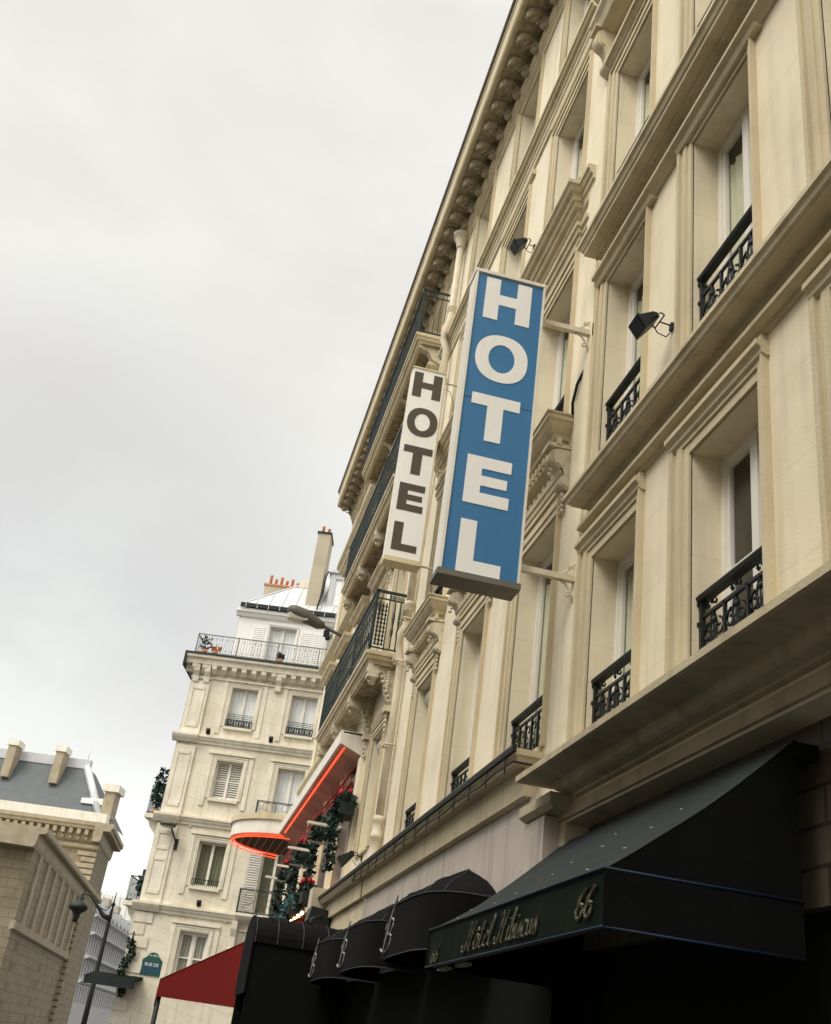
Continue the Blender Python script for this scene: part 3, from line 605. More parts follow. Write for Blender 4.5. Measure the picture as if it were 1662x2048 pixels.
for ch,a,b,c,d in(('H',2.55,3.165,12.48,13.10),('O',2.535,3.185,11.52,12.22),('T',2.56,3.165,10.61,11.27),('E',2.59,3.12,9.76,10.38),('L',2.60,3.11,8.87,9.49)): letter(FS2,ch,a,b,c,d,0,.006,brownlet,WS)
for z in(13.08,10.9,8.70):
    mb=MB(FS2); mb.tube([(3.235,-.15,z),(3.62,-.15,z)],.022,5); mb.box(3.56,3.62,-.19,-.11,z-.08,z+.08); mb.build('bracket',pipe,WS)
mb=MB(FS2); mb.tube([(3.24,-.1,12.9),(3.38,-.1,12.85),(3.47,-.1,12.6),(3.5,-.1,12.3)],.008,4); mb.tube([(3.25,-.1,11.1),(3.3,-.1,11.5),(3.45,-.1,12.0),(3.56,-.1,12.2)],.01,4); mb.build('cable',iron,WS)

# ================================================================= drainpipe
DP=thing('drainpipe','cream drainpipe with a flared hopper at its head, running down beside the iron balconies','drainpipe',FX(21.1,.1,3.3))
mb=MB(); mb.tube([(20.05,.16,18.3),(20.05,.16,16.0),(20.1,.26,15.7),(20.1,.26,15.4),(20.1,.16,15.1),(20.1,.14,12),(20.38,.13,10.5),(20.4,.13,8.25)],.086,12); mb.build('pipe',pipe,DP)
mb=MB(); mb.tube([(20.4,.13,8.4),(20.4,.15,8.15),(20.42,.22,7.98),(20.45,.21,7.7),(20.45,.14,7.35),(20.45,.13,6.6),(20.45,.13,3.9)],.08,12); mb.build('pipe',pipe,DP)
mb=MB(); mb.lathe(20.05,.17,[(.09,18.2),(.11,18.3),(.10,18.34),(.16,18.46),(.18,18.58),(.22,18.60),(.22,18.67),(.16,18.67)],16); mb.lathe(20.05,.2,[(.02,19.0),(.08,18.66)],8); mb.build('hopper',pipe,DP)
for z,(pu,po) in((16.3,(20.05,.16)),(14.2,(20.1,.15)),(10.2,(20.39,.13)),(8.6,(20.4,.13))):
    mb=MB(); mb.lathe(pu,po,[(.088,z-.12),(.10,z-.1),(.10,z),(.115,z+.02),(.115,z+.08),(.09,z+.1)],12); mb.build('pipe_joint',pipe,DP)
mb=MB(); mb.lathe(20.45,.13,[(.09,3.3),(.12,3.32),(.12,3.42),(.10,3.45),(.10,3.78),(.12,3.8),(.12,3.88),(.10,3.9),(.10,4.1),(.115,4.12),(.115,4.2),(.09,4.22)],14); mb.build('base_collar',pipe,DP)
for z in(8.3,7.35,5.6):
    mb=MB(); mb.tube([(20.3,.02,z),(20.3,.24,z),(20.6,.25,z),(20.6,.02,z)],.022,5); mb.build('clamp',pipe,DP)

# ================================================================= floodlights
def flood(name,label,u,o,z,sc,group=None,yaw=0):
    F=Frame(FX(u,o,z),(math.sin(yaw),math.cos(yaw),0),(-math.cos(yaw),math.sin(yaw),0)); s=sc
    t=thing(name,label,'floodlight',FX(u,0,z),group)
    b=MB(F); b.prism([(p[0]*s,p[1]*s) for p in((-.02,.10),(.20,-.02),(.24,-.06),(.10,-.26),(.04,-.22),(-.14,.02),(-.12,.08))],'u',-.17*s,.17*s); b.prism([(p[0]*s,p[1]*s) for p in((.25,-.03),(.27,-.06),(.11,-.29),(.08,-.27))],'u',-.20*s,.20*s)
    for i in range(5): b.box((-.14+i*.07)*s,(-.125+i*.07)*s,-.12*s,-.02*s,.0,.13*s)
    b.build('lamp_housing',iron,t)
    g=MB(F); g.prism([(p[0]*s,p[1]*s) for p in((.275,-.05),(.28,-.07),(.125,-.28),(.12,-.27))],'u',-.16*s,.16*s); g.build('lens',mat('dark_lens',(0.015,0.018,0.018),0.35,spec=0.2),t)
    a=MB(F); 
    for sg in(-1,1): a.tube([(sg*.19*s,.0,-.05*s),(sg*.19*s,-.16*s,.10*s),(sg*.19*s,-.22*s,.06*s)],.014*s,4)
    a.tube([(-.19*s,-.22*s,.06*s),(.19*s,-.22*s,.06*s)],.014*s,4); a.tube([(0,-.22*s,.06*s),(0,-o,.02)],.016*s,4); a.box(-.05*s,.05*s,-o-.01,-o+.03,-.06*s,.08*s); a.build('bracket',iron,t)
    c=MB(F); c.tube([(0,-.1*s,-.05*s),(.02,-.2*s,-.16*s),(.02,-o+.06,-.2*s),(.03,-o+.02,-.08*s)],.007,4,False); c.build('cable',iron,t)
    return t
flood('floodlight','black floodlight on a short arm, on the wall right of the blue sign',7.88,.27,6.86,.58)
flood('floodlight','small black floodlight high on the wall above the top of the blue sign',13.5,.25,12.72,.62)
f3=flood('floodlight','small black floodlight near the white shop pilaster under the hanging ivy',22.6,.30,3.75,.8)

# ================================================================= street lamp on the balcony building
FLm=Frame((0,32,0),(1,0,0),(0,-1,0))
SL=thing('street_lamp','grey street lamp on an arm from the house wall, in front of pale roofs','street lamp',FLm(3.6,0,11.9))
mb=MB(FLm); mb.tube([(3.65,0,11.85),(3.45,0,11.98),(2.72,0,12.22),(2.5,0,12.29)],.055,8); mb.box(3.55,3.62,-.12,.12,11.7,12.1); mb.build('arm',lamp_g,SL)
mb=MB(FLm)
sec=[(2.78,.09,12.12,12.32),(2.55,.15,12.08,12.44),(2.2,.21,12.18,12.62),(1.8,.24,12.28,12.70),(1.62,.20,12.34,12.68),(1.53,.13,12.42,12.62)]
rg=[]
for x,wd,za,zb in sec:
    b=len(mb.v); 
    for a in range(10):
        q=2*pi*a/10; mb.v.append(mb.F(x,math.copysign(abs(math.cos(q))**.7,math.cos(q))*wd,(za+zb)/2+math.copysign(abs(math.sin(q))**.7,math.sin(q))*(zb-za)/2))
    rg.append(b)
for a,b in zip(rg,rg[1:]):
    for k in range(10): mb.face([a+k,a+(k+1)%10,b+(k+1)%10,b+k],True)
mb.face([rg[0]+k for k in range(10)]); mb.face([rg[-1]+k for k in range(10)])
mb.build('lamp_head',lamp_g,SL)
mb=MB(FLm); mb.prism([(1.56,.10),(1.62,.18),(2.2,.19),(2.25,.1),(2.25,-.1),(2.2,-.19),(1.62,-.18),(1.56,-.10)],'z',12.22,12.40); mb.build('lens',lampglass,SL)
mb=MB(FLm); mb.box(2.80,2.98,-.08,.08,11.88,12.08); mb.ball(2.95,0,11.84,.09,7,5); mb.build('junction_box',iron,SL)

# ================================================================= white corner building
WB=thing('corner_building','white stone corner building with a zinc roof and tall chimney, facing down the street','building',FW(4,0,G0))
PF[WB.name]=FW
wcols=[(1.98,3.18),(4.75,5.95),(7.6,8.8)]
def wop(c): return [wcols[0]+c[0],wcols[1]+c[1]]
wr=[(12.56,14.40),(9.34,11.03),(5.66,7.52),(1.9,3.90)]
ops=[]
for a,b in wcols:
    for c,d in wr: ops.append((a,b,c if not(a>4 and c in(9.34,5.66)) else c-.8,d))
mb=MB(FW); mb.wall(0,10,G0,15.45,ops,.28); mb.box(0,.02,-14,-.0,G0,15.4); mb.box(0,10,-14,-3,G0,15.3)
mb.build('wall',white_st,WB)
mb=MB(FW)
for z in(12.0,8.45,4.80): mb.mould(-.14 if z<12 else -.2,10,[(.24,z),(.24,z-.08),(.2,z-.1),(.16,z-.2),(.1,z-.26),(.08,z-.34),(.05,z-.36)])
for z,o in((12.0,.34),(8.45,.30),(4.80,.3)): mb.mould(-.2,.95,[(o,z+.01),(o,z-.09),(o-.06,z-.2),(.12,z-.36)])
mb.mould(0,10,[(.08,14.72),(.07,14.66),(.03,14.64)]); mb.mould(0,.95,[(.12,14.7),(.12,14.62),(.08,14.6)])
mb.build('string_course',white_tr,WB)
mb=MB(FW)
for z0,z1 in((12.0,14.6),(8.45,11.6),(4.8,8.1)):
    mb.box(.04,.92,-.02,.09,z0,z1-.1); mb.box(.20,.76,.08,.12,z0+.35,z0+.5); mb.box(.20,.76,.08,.12,z1-.5,z1-.36); mb.box(.18,.24,.08,.12,z0+.4,z1-.4); mb.box(.72,.78,.08,.12,z0+.4,z1-.4)
mb.box(.20,.76,.08,.12,6.5,6.62); mb.box(.20,.76,.08,.12,6.95,7.05)
mb.build('corner_pilaster',white_tr,WB)
mb=MB(FW); mb.mould(-.35,10,[(.55,15.62),(.55,15.50),(.50,15.46),(.42,15.42),(.40,15.22),(.12,15.2),(.10,14.95),(.06,14.9)]); 
for i in range(22):
    u=.1+i*.46; mb.prism([(.10,15.2),(.40,15.2),(.38,15.05),(.22,14.9),(.10,14.85)],'u',u-.11,u+.11)
for u in(.22,.72,4.05,6.9): mb.prism([(.05,15.2),(.38,15.2),(.34,14.9),(.2,14.7),(.16,14.45),(.05,14.4)],'u',u-.13,u+.13)
mb.build('cornice',white_tr,WB)
mb=MB(FW); mb.box(-.42,10,-.1,.60,15.62,15.70); mb.box(-.42,-.34,-6,.6,15.0,15.66); mb.build('gutter',iron,WB)
for ci,(a,b) in enumerate(wcols):
    for ri,(c,d) in enumerate(wr):
        if ci>0 and ri in(1,2): c-=.8
        def hood(win,a=a,b=b,c=c,d=d,ri=ri,ci=ci):
            h=MB(FW)
            for u0_,u1_ in((a-.42,a-.22),(b+.22,b+.42)): h.box(u0_,u1_,-.02,.05,c-.35,d+.25)
            h.box(a-.42,b+.42,-.02,.10,d+.25,d+.34); h.box(a-.05,b+.05,-.02,.12,c-.12,c)
            if ri==3 or ri==2: h.prism([(-.02,d+.9),(.14,d+.9),(.12,d+.7),(.05,d+.5),(-.02,d+.45)],'u',a-.62,a-.48); h.prism([(-.02,d+.9),(.14,d+.9),(.12,d+.7),(.05,d+.5),(-.02,d+.45)],'u',b+.48,b+.62)
            h.build('hood',white_tr,win)
            if ri==0:
                r=MB(FW); r.box(a,b,.0,.03,c+.02,c+.04); 
                for q in(.42,.5,.58): r.box(a,b,.01,.03,c+q,c+q+.02)
                rail_panel(r,a,b,c+.03,c+.36,.02,5,.014,0); r.build('railing',iron,win)
            if ri==2 and ci==0:
                r=MB(FW); r.box(a,b,.0,.03,c+.28,c+.31)
                for q in range(14): r.box(a+q*(b-a)/14,a+q*(b-a)/14+.02,.0,.02,c,c+.28)
                r.build('railing',iron,win)
        window(WB,FW,a,b,c,d,('W',ri,ci>0),.28,arch=.18,hood=hood,trimm=white_tr,simple=ri!=3,louver=(ri==1 and ci==0),
               drape=(cloth_w if ri==0 or(ri==1 and ci) else mat('grey_blind',(0.40,0.39,0.34),0.8,0.3,4) if ri==3 else mat('dark_curtain',(0.20,0.20,0.14),0.9,0.4,3)),bar=ri==3,opening_top=0)
# shutters folded open beside the lower balcony door
mb=MB(FW)
for u in(4.22,): 
    mb.box(u,u+.55,.05,.10,4.9,7.45)
    for k in range(24): mb.prism([(.10,5.05+k*.1),(.13,5.02+k*.1),(.10,5.0+k*.1)],'u',u+.05,u+.5)
mb.build('shutter',louvre,WB)
def fbalc(z,u0,u1,side=False,h=.98):
    b=MB(FW)
    if side: b.prism([(-.75,-.4),(-.75,-5),(0,-5),(0,-.4)],'z',z-.18,z); 
    else: b.mould(u0,u1,[(.5,z),(.5,z-.1),(.4,z-.2),(.2,z-.28)])
    if side:
        for o in(-.9,-2.4,-3.9): b.prism([(-.02,z-.18),(-.62,z-.18),(-.5,z-.5),(-.2,z-.8),(-.15,z-1.3),(-.02,z-1.4)],'o',o-.15,o+.15)
    bo=b.build('balcony',white_tr,WB)
    r=MB(FW)
    if side:
        for zz in(z+.04,z+h): r.box(-.70,-.67,-5,-.45,zz,zz+.04); r.box(-.70,0,-.47,-.44,zz,zz+.04)
        for k in range(30): r.box(-.70,-.68,-.5-k*.15,-.48-k*.15,z,z+h)
        for k in range(6): r.box(-.62+k*.12,-.605+k*.12,-.46,-.445,z,z+h)
        for k in range(3): r.spiral(-.5+k*.22,-.455,z+.65,.09,1.1,0,1,.012,9,3); r.spiral(-.5+k*.22,-.455,z+.3,.09,1.1,pi,1,.012,9,3)
    else:
        r.box(u0,u1,.42,.45,z+h-.03,z+h); r.box(u0,u1,.42,.45,z+.03,z+.05); rail_panel(r,u0+.02,u1,z+.05,z+h-.05,.435,7,.013,2)
        for k in range(5): r.box(u0,u0+.02,.05+k*.09,.065+k*.09,z,z+h)
        for zz in(z+h-.03,z+.04): r.box(u0,u0+.02,0,.42,zz,zz+.03)
    r.build('railing',iron_g,bo)
    return bo
fbalc(8.45,0,0,True); fbalc(4.80,0,0,True); fbalc(8.47,4.15,10); fbalc(4.82,4.15,10)
mb=MB(FW)
for u in(4.2,): mb.prism([(-.02,4.5),(.42,4.5),(.38,4.2),(.25,3.9),(.22,3.5),(.28,3.3),(-.02,3.2)],'u',u-.12,u+.12)
mb.build('bracket',white_tr,WB)
# top floor set back behind the long balcony
FT=Frame(FW(0,-1.0,0),(.978,-.21,0),(-.21,-.978,0)); k_=48.16/49.2
mb=MB(FT); mb.wall(1.35,10,15.6,18.7,[(2.95,4.25,15.7,17.95),(5.75,7.0,15.7,17.95)],.2); mb.box(1.35,1.37,-9,0,15.6,18.7); mb.box(1.35,10,-9,-3,15.6,18.6)
mb.build('attic_wall',plaster,WB)
mb=MB(FT); mb.mould(1.2,10,[(.25,18.66),(.25,18.5),(.18,18.45),(.1,18.3),(.05,18.28)]); mb.build('attic_cornice',plaster,WB)
mb=MB(FT); mb.box(1.35,10,.2,.36,18.70,18.90); mb.build('gutter',iron,WB)
mb=MB(FT)
for i in range(16): mb.box(1.6+i*.55,1.63+i*.55,.355,.375,18.66,18.95)
mb.build('gutter_clips',lead,WB)
for a,b in((2.95,4.25),(5.75,7.0)):
    window(WB,FT,a,b,15.7,17.95,('WT',a),.2,arch=.1,drape=cloth_w,trimm=plaster,simple=True)
for u in(2.15,4.45,5.05,7.2):
    mb=MB(FT); mb.box(u,u+.55,0,.04,15.8,17.9)
    for k in range(20): mb.prism([(.04,15.9+k*.1),(.06,15.88+k*.1),(.04,15.86+k*.1)],'u',u+.06,u+.49)
    mb.build('shutter',plaster,WB)
LB=MB(FW); LB.box(-.05,10,.40,.43,16.62,16.66); LB.box(-.05,-.02,-1,.43,16.62,16.66); LB.box(-.05,10,.40,.43,15.78,15.80)
for i in range(78): u=-.05+i*.13; LB.box(u,u+.012,.41,.422,15.7,16.64)
for i in range(39):
    u=.0+i*.26; LB.spiral(u+.06,.415,16.45,.07,1.1,0,1,.009,8,3); LB.spiral(u+.06,.415,15.95,.06,1.1,pi,1,.009,8,3)
for i in range(6): LB.box(-.05+i*1.9,-.01+i*1.9,.39,.43,15.7,16.66)
for i in range(6): LB.box(-.05,-.04,.4-i*.22,.41-i*.22,15.7,16.64)
LB.build('railing',mat('weathered_grey_iron',(0.16,0.15,0.14),0.6),WB)
mb=MB(FT)
# hipped zinc roof with standing seams
A=(1.45,.25,18.88); B_=(10,.25,18.88); C_=(10,-2.6,21.9); D_=(4.6,-2.6,21.9); E_=(1.45,-8,18.88)
mb.quad(A,B_,C_,D_); mb.quad(A,D_,(4.6,-8,21.9),E_); mb.build('roof',zinc,WB)
mb=MB(FT)
for u in[1.45+.62*i for i in range(1,14)]:
    t=min(1,(u-1.45)/3.15); mb.tube([(u,.27,18.90),(u,.25-2.85*t,18.90+3.02*t)],.018,4,False)
mb.tube([A,D_],.05,5,False); mb.build('roof_seam',lead,WB)
def pots(u,o,z,n,parent,du=.2,hs=(.32,.42,.28,.36,.3)):
    for i in range(n):
        p=MB(FT); h=hs[i%len(hs)]; p.lathe(u+i*du,o,[(.08,z),(.07,z+h*.8),(.085,z+h*.84),(.085,z+h),(.055,z+h)],9); p.build('chimney_pot',terra,parent)
mb=MB(FT); mb.box(4.35,5.0,-1.5,-.2,18.9,23.35); ch=mb.build('chimney',chim,WB)
mb=MB(FT); mb.box(4.30,5.05,-1.55,-.15,23.35,23.44); mb.build('cap',iron,ch)
pots(4.52,-.6,23.44,2,ch,.3,(.5,.38)); 
mb=MB(FT); mb.box(1.95,4.3,-2.2,-1.6,18.5,20.75); ch=mb.build('chimney',chim,WB)
mb=MB(FT); mb.box(1.89,4.36,-2.25,-1.55,20.75,20.84); mb.build('cap',terra,ch)
pots(2.15,-1.9,20.84,7,ch,.28,(.6,.4,.55,.38,.5,.33,.42))
mb=MB(FT); mb.box(3.7,4.35,-2.1,-1.7,20.84,21.35); mb.build('vent_cowl',whitebox,WB)
mb=MB(FT); mb.wall(5.35,6.6,19.4,21.3,[(5.62,6.35,19.6,21.0)],.1,-.35); mb.box(5.35,5.37,-2.5,-.35,19.3,21.3); mb.prism([(5.25,21.3),(6.7,21.3),(5.97,21.75)],'o',-2.6,-.25); mb.build('dormer',zinc,WB)
mb=MB(FT); mb.box(5.62,6.35,-.45,-.42,19.6,21.0); mb.build('dormer_window',cloth_w,WB)
mb=MB(FT); mb.tube([(5.22,-.3,21.35),(5.12,-.3,21.1),(5.1,-.1,20.2),(5.0,.1,19.1)],.04,5); mb.build('roof_pipe',iron,WB)
# quoins, plate, plants, ledge lamps
mb=MB(FW)
for k in range(14):
    z=G0+.3+k*.48
    if z<4.2: mb.box(-.05,[.75,.5][k%2],-.02,.05,z,z+.40)
mb.build('quoins',white_tr,WB)
PL=thing('street_sign','green and blue enamel street name plate with an arched top, low on the corner wall','street sign',FW(1.1,.02,2.1))
mb=MB(FW); pts=[(.72,2.05),(1.55,2.05),(1.55,2.62),(1.42,2.72)]+[(1.135+.25*math.cos(a),2.72+.2*math.sin(a)) for a in [R(10+20*i) for i in range(9)]]+[(.85,2.72),(.72,2.62)]
mb.prism(pts,'o',.02,.05); mb.build('plate',signgreen,PL)
mb=MB(FW); mb.box(.77,1.50,.05,.055,2.10,2.58); mb.build('panel',platblue,PL)
def text(s_,F,u,o,z,size,m,parent,name='lettering',ex=.003,shear=0,sx=1):
    cu=bpy.data.curves.new('t','FONT'); cu.body=s_; cu.size=1; cu.align_x='CENTER'; cu.align_y='CENTER'; cu.shear=shear; cu.resolution_u=2
    ob=bpy.data.objects.new('t',cu); C.objects.link(ob); bpy.context.view_layer.update()
    me=bpy.data.meshes.new_from_object(ob.evaluated_get(bpy.context.evaluated_depsgraph_get()))
    mb=MB(F)
    for v in me.vertices: mb.vert(u+v.co.x*size*sx,o+v.co.z*size+ex,z+v.co.y*size)
    for p in me.polygons: mb.face(list(p.vertices))
    bpy.data.objects.remove(ob); bpy.data.curves.remove(cu); bpy.data.meshes.remove(me)
    return mb.build(name,m,parent)
text('11e Arr.t',FW,1.135,.05,2.80,.13,acr_w,PL); text('RUE DE',FW,1.135,.056,2.45,.17,acr_w,PL)
WL=thing('wall_lamp','dark disc-shaped lamp on a bent arm, on the corner pilaster of the white building','wall lamp',FW(1.0,0,7.4))
mb=MB(FW); mb.lathe(.62,.55,[(.02,7.98),(.30,7.98),(.36,7.94),(.36,7.88),(.30,7.84)],16); mb.build('lamp_disc',lamp_g,WL)
mb=MB(FW); mb.lathe(.62,.55,[(.02,7.84),(.28,7.84),(.26,7.80),(.02,7.79)],14); mb.build('lens',lampglass,WL)
mb=MB(FW); mb.tube([(.75,.45,7.82),(1.0,.12,7.3),(1.02,.03,7.2)],.035,6); mb.box(.96,1.08,-.02,.06,7.0,7.45); mb.build('arm',iron,WL)
for (u,z,lb) in((1.35,12.05,'small dark lamp on the upper ledge of the white building, nearer its corner'),(4.2,12.05,'small dark lamp on the upper ledge of the white building, between the two windows'),(2.55,4.86,'dark lamp tilted over the lower ledge under the dark-curtained window')):
    t=thing('ledge_lamp',lb,'lamp',FW(u,.2,z),'small lamps on the ledges'); mb=MB(FW); mb.prism([(.12,z+.02),(.20,z),(.34,z+.16),(.30,z+.26),(.22,z+.26)],'u',u-.09,u+.09,True); mb.build('lamp_head',iron,t)
    mb=MB(FW); mb.tube([(u,.16,z+.03),(u,.10,z-.05)],.02,5); mb.build('stem',iron,t)

# ================================================================= foliage helper
def leaves(mb,cu,co_,cz,ru,ro,rz,n,size,rng):
    for _ in range(n):
        while True:
            a,b,c=(rng.uniform(-1,1) for _ in range(3))
            if a*a+b*b+c*c<1: break
        p=Vector((cu+a*ru,co_+b*ro,cz+c*rz)); d=Vector([rng.gauss(0,1) for _ in range(3)]).normalized(); e=d.cross(Vector([rng.gauss(0,1) for _ in range(3)])).normalized(); s_=size*rng.uniform(.45,1.6)
        i=[mb.vert(*(p+d*s_*x+e*s_*y)) for x,y in((-1,0),(-.2,.55),(1,0),(-.2,-.55))]; mb.face(i)
rng=random.Random(3)
box_m=mat('dark_green_planter',(0.012,0.022,0.02),0.7)
def planter(label,u,o,z,trails,fl,group='ivy boxes along the shop front',m=leaf,w=.8):
    t=thing('flower_box',label,'flower box',FX(u,o,z),group)
    b=MB(); b.box(u-w/2,u+w/2,o-.16,o+.16,z,z+.28); b.build('box',box_m,t)
    q=MB()
    leaves(q,u,o,z+.32,w*.6,.26,.22,240,.075,rng)
    for du,ln in trails:
        n=int(ln/.16)
        for k in range(n): leaves(q,u+du+.05*math.sin(k*1.7),o+.18,z+.15-k*.16,.17*(1-.55*k/n),.15,.13,26,.065,rng)
    q.build('foliage',m,t)
    if fl:
        f=MB(); 
        for _ in range(fl): f.ball(u+rng.uniform(-.35,.35)*w,o+rng.uniform(-.1,.15),z+.42+rng.uniform(0,.18),rng.uniform(.045,.08),6,4)
        f.build('flower',flower,t)
    return t
def bplant(F,u,o,z,h,w,label,pot=True,m=leaf,cat='potted plant',n=120):
    t=thing('potted_plant',label,cat,F(u,o,z))
    if pot: b=MB(F); b.lathe(u,o,[(.10,z),(.15,z+.25),(.12,z+.25)],10); b.build('pot',terra,t)
    q=MB(F); leaves(q,u,o,z+.25+h/2,w,w,h/2,n,.09,rng); q.build('foliage',m,t); return t
bplant(FW,.35,.22,15.7,.7,.3,'spiky green plant in a pot at the left end of the long top balcony',n=60); bplant(FW,.85,.22,15.7,.25,.25,'low reddish plant beside the spiky one on the long top balcony',n=60,m=terra); bplant(FW,3.9,.2,15.7,.3,.2,'small plant halfway along the long top balcony, below the street lamp',n=60)
bplant(FW,-.4,-.7,8.45,1.9,.32,'tall bushy plant on the upper side balcony of the white building',n=420); bplant(FW,-.25,-1.4,4.8,1.2,.35,'dark bushy plant on the lower side balcony of the white building',n=320)
t=thing('climbing_plant','dark hanging plant on the quoins left of the street name plate','climbing plant',FW(.25,.15,1.2)); q=MB(FW)
for k in range(9): leaves(q,.12+.1*math.sin(k),.2,3.2-k*.24,.2,.15,.16,50,.07,rng)
q.build('foliage',leaf,t)
q=MB(FW)
q.tube([(.12,.05,3.6),(.12,.2,2.4),(.12,.2,1.1)],.03,5); q.build('stem',iron,t)
t=thing('shop_awning','dark green flat awning low on the corner of the white building','awning',FW(.7,.6,1.3))
mb=MB(FW); mb.prism([(0,1.95),(1.3,1.72),(1.3,1.45),(1.24,1.45),(1.24,1.66),(0,1.85)],'u',-1.1,.9); mb.build('canopy',canvas_v,t)
mb=MB(FW); mb.box(-1.1,.9,1.3,1.32,1.42,1.74); mb.build('valance',canvas_g,t)

# ================================================================= marquise canopy with neon
CP=thing('canopy','long white canopy edged in red neon, with a round end, over the restaurant','canopy',FX(31,.4,6.4))
mb=MB(); mb.box(24.55,38.0,.56,.62,6.57,6.90); mb.box(24.55,38.0,-.02,.56,6.84,6.88); mb.prism([(.56,6.57),(.56,6.9),(0,6.9),(0,6.35)],'u',24.55,24.62); mb.build('fascia',whitebox,CP)
mb=MB(); mb.prism([(.56,6.575),(.56,6.61),(.0,6.38),(.0,6.34)],'u',24.60,38.0); mb.build('soffit',soff,CP)
CX,CY,CR=3.8,39.7,2.35
mb=MB(FI); arc=[(CX+CR*math.cos(a),CY+CR*math.sin(a)) for a in[R(75+i*7) for i in range(31)]]; arc2=[(CX+(CR-.1)*math.cos(a),CY+(CR-.1)*math.sin(a)) for a in[R(75+i*7) for i in range(31)]]
for (a,b),(c,d) in zip(arc,arc[1:]): mb.quad((a,b,6.56),(c,d,6.56),(c,d,7.02),(a,b,7.02))
for (a,b),(c,d),(e,f),(g,h) in zip(arc,arc[1:],arc2,arc2[1:]): mb.quad((a,b,6.56),(c,d,6.56),(g,h,6.56),(e,f,6.56)); mb.quad((a,b,7.02),(c,d,7.02),(CX,CY,7.04),(CX,CY,7.04))
mb.build('round_fascia',whitebox,CP)
mb=MB(FI); arc3=[(CX+(CR+.08)*math.cos(a),CY+(CR+.08)*math.sin(a)) for a in[R(75+i*7) for i in range(31)]]
for (a,b),(c,d),(e,f),(g,h) in zip(arc3,arc3[1:],arc2,arc2[1:]): mb.quad((a,b,7.02),(c,d,7.02),(c,d,7.22),(a,b,7.22)); mb.quad((a,b,7.02),(c,d,7.02),(g,h,7.02),(e,f,7.02)); mb.quad((a,b,7.22),(c,d,7.22),(g,h,7.26),(e,f,7.26))
mb.build('coping',trim,CP)
mb=MB(FI)
for (e,f),(g,h) in zip(arc2,arc2[1:]): mb.v.append(Vector((e,f,6.66))); mb.v.append(Vector((g,h,6.66))); mb.v.append(Vector((CX,CY,6.66))); n=len(mb.v); mb.face([n-3,n-2,n-1])
mb.build('round_soffit',soff,CP)
mb=MB(FI)
for i in range(-8,9):
    y=i*.27; hw=math.sqrt(max(0,(CR-.12)**2-y*y)); mb.box(CX-hw,CX+.6,CY+y-.025,CY+y+.025,6.57,6.62)
    if -hw<0: mb.box(CX+i*.27-.025 if i<2 else CX,CX+i*.27+.025 if i<2 else CX+.03,CY-math.sqrt(max(0,(CR-.12)**2-(i*.27)**2)),CY+math.sqrt(max(0,(CR-.12)**2-(i*.27)**2)),6.571,6.615)
mb.build('lattice',lattice_m,CP)
mb=MB(); mb.tube([(24.7,.47,6.53),(30,.47,6.53),(36.9,.47,6.53)],.026,6); mb.build('neon_tube',neon,CP)
mb=MB(FI); mb.tube([(CX+(CR-.14)*math.cos(R(a)),CY+(CR-.14)*math.sin(R(a)),6.53) for a in range(100,272,5)],.026,6); mb.build('neon_tube',neon,CP)
mb=MB(FI); mb.tube([(CX+(CR-.05)*math.cos(R(a)),CY+(CR-.05)*math.sin(R(a)),6.44) for a in range(100,262,5)],.02,6); mb.build('neon_tube',neon,CP)
mb=MB(); mb.tube([(24.66,.05,6.9),(24.6,.3,6.56),(24.75,.5,6.52)],.012,4); mb.tube([(24.6,.05,6.9),(24.5,.02,6.2),(24.55,.02,5.2)],.012,4); mb.build('cable',iron,CP)
mb=MB()
for o,z,r in((.10,6.18,.03),(.18,6.0,.025),(.10,5.86,.04),(.26,5.74,.025)): mb.tube([(25.2,o,z),(39.6,o,z)],r,6)
mb.build('awning_roller',red_paint,CP)
for i,u in enumerate((26.4,30.4,33.9,36.7)):
    a=thing('wall_bar',['flat pale bar jutting from the wall beside the largest ivy box','flat pale bar jutting out, second along under the canopy','flat pale bar jutting out, third along under the canopy','farthest and lowest-looking pale bar beyond the canopy'][i],'bracket',FX(u,0,5.0),'pale bars under the canopy')
    mb=MB(); mb.box(u-.07,u+.07,0,.86,4.98,5.04); mb.build('bar',whitebox,a)
    mb=MB(); mb.box(u-.05,u+.05,0,.75,4.55,4.59); mb.box(u-.02,u+.02,.02,.05,4.55,5.0); mb.build('lower_bar',greyframe,a)
planter('ivy box with long trails, nearest the drainpipe under the canopy',24.3,.28,4.85,[(.1,1.5),(.35,.9),(-.2,.5)],7)
planter('ivy box with two long trails, second from the drainpipe',27.6,.28,4.95,[(.1,1.7),(.5,2.0),(-.3,.6)],0,w=1.2)
planter('ivy box with small red flowers, third from the drainpipe',31.6,.28,4.9,[(.2,1.6),(-.4,2.2),(.6,.9)],8,w=1.3)
planter('ivy box with small red flowers, fourth from the drainpipe',35.4,.28,4.8,[(.2,1.6),(-.5,1.8)],8,w=1.3)
planter('low box with a bunch of dark red flowers above the warm bulbs',27.9,.42,3.30,[(.2,.4)],26,group='low flower boxes over the bulbs',w=1.0)
planter('low box of blue-green leaves left of the red flowers',30.6,.45,3.25,[(.3,.9),(-.3,.6)],0,group='low flower boxes over the bulbs',m=leaf2,w=1.5)
planter('low blue-green bush farthest along, above the barrel canopy',34.6,.5,3.1,[(.3,1.3),(-.4,1.0),(.8,1.0)],0,group='low flower boxes over the bulbs',m=leaf2,w=2.2)
LS=thing('light_strip','row of glowing warm bulbs above the red awning','light',FX(29,.3,3.2))
mb=MB(); mb.box(28.3,33.5,.12,.38,3.02,3.12); mb.build('rail',mat('brass_strip',(0.16,0.07,0.02),0.4),LS)
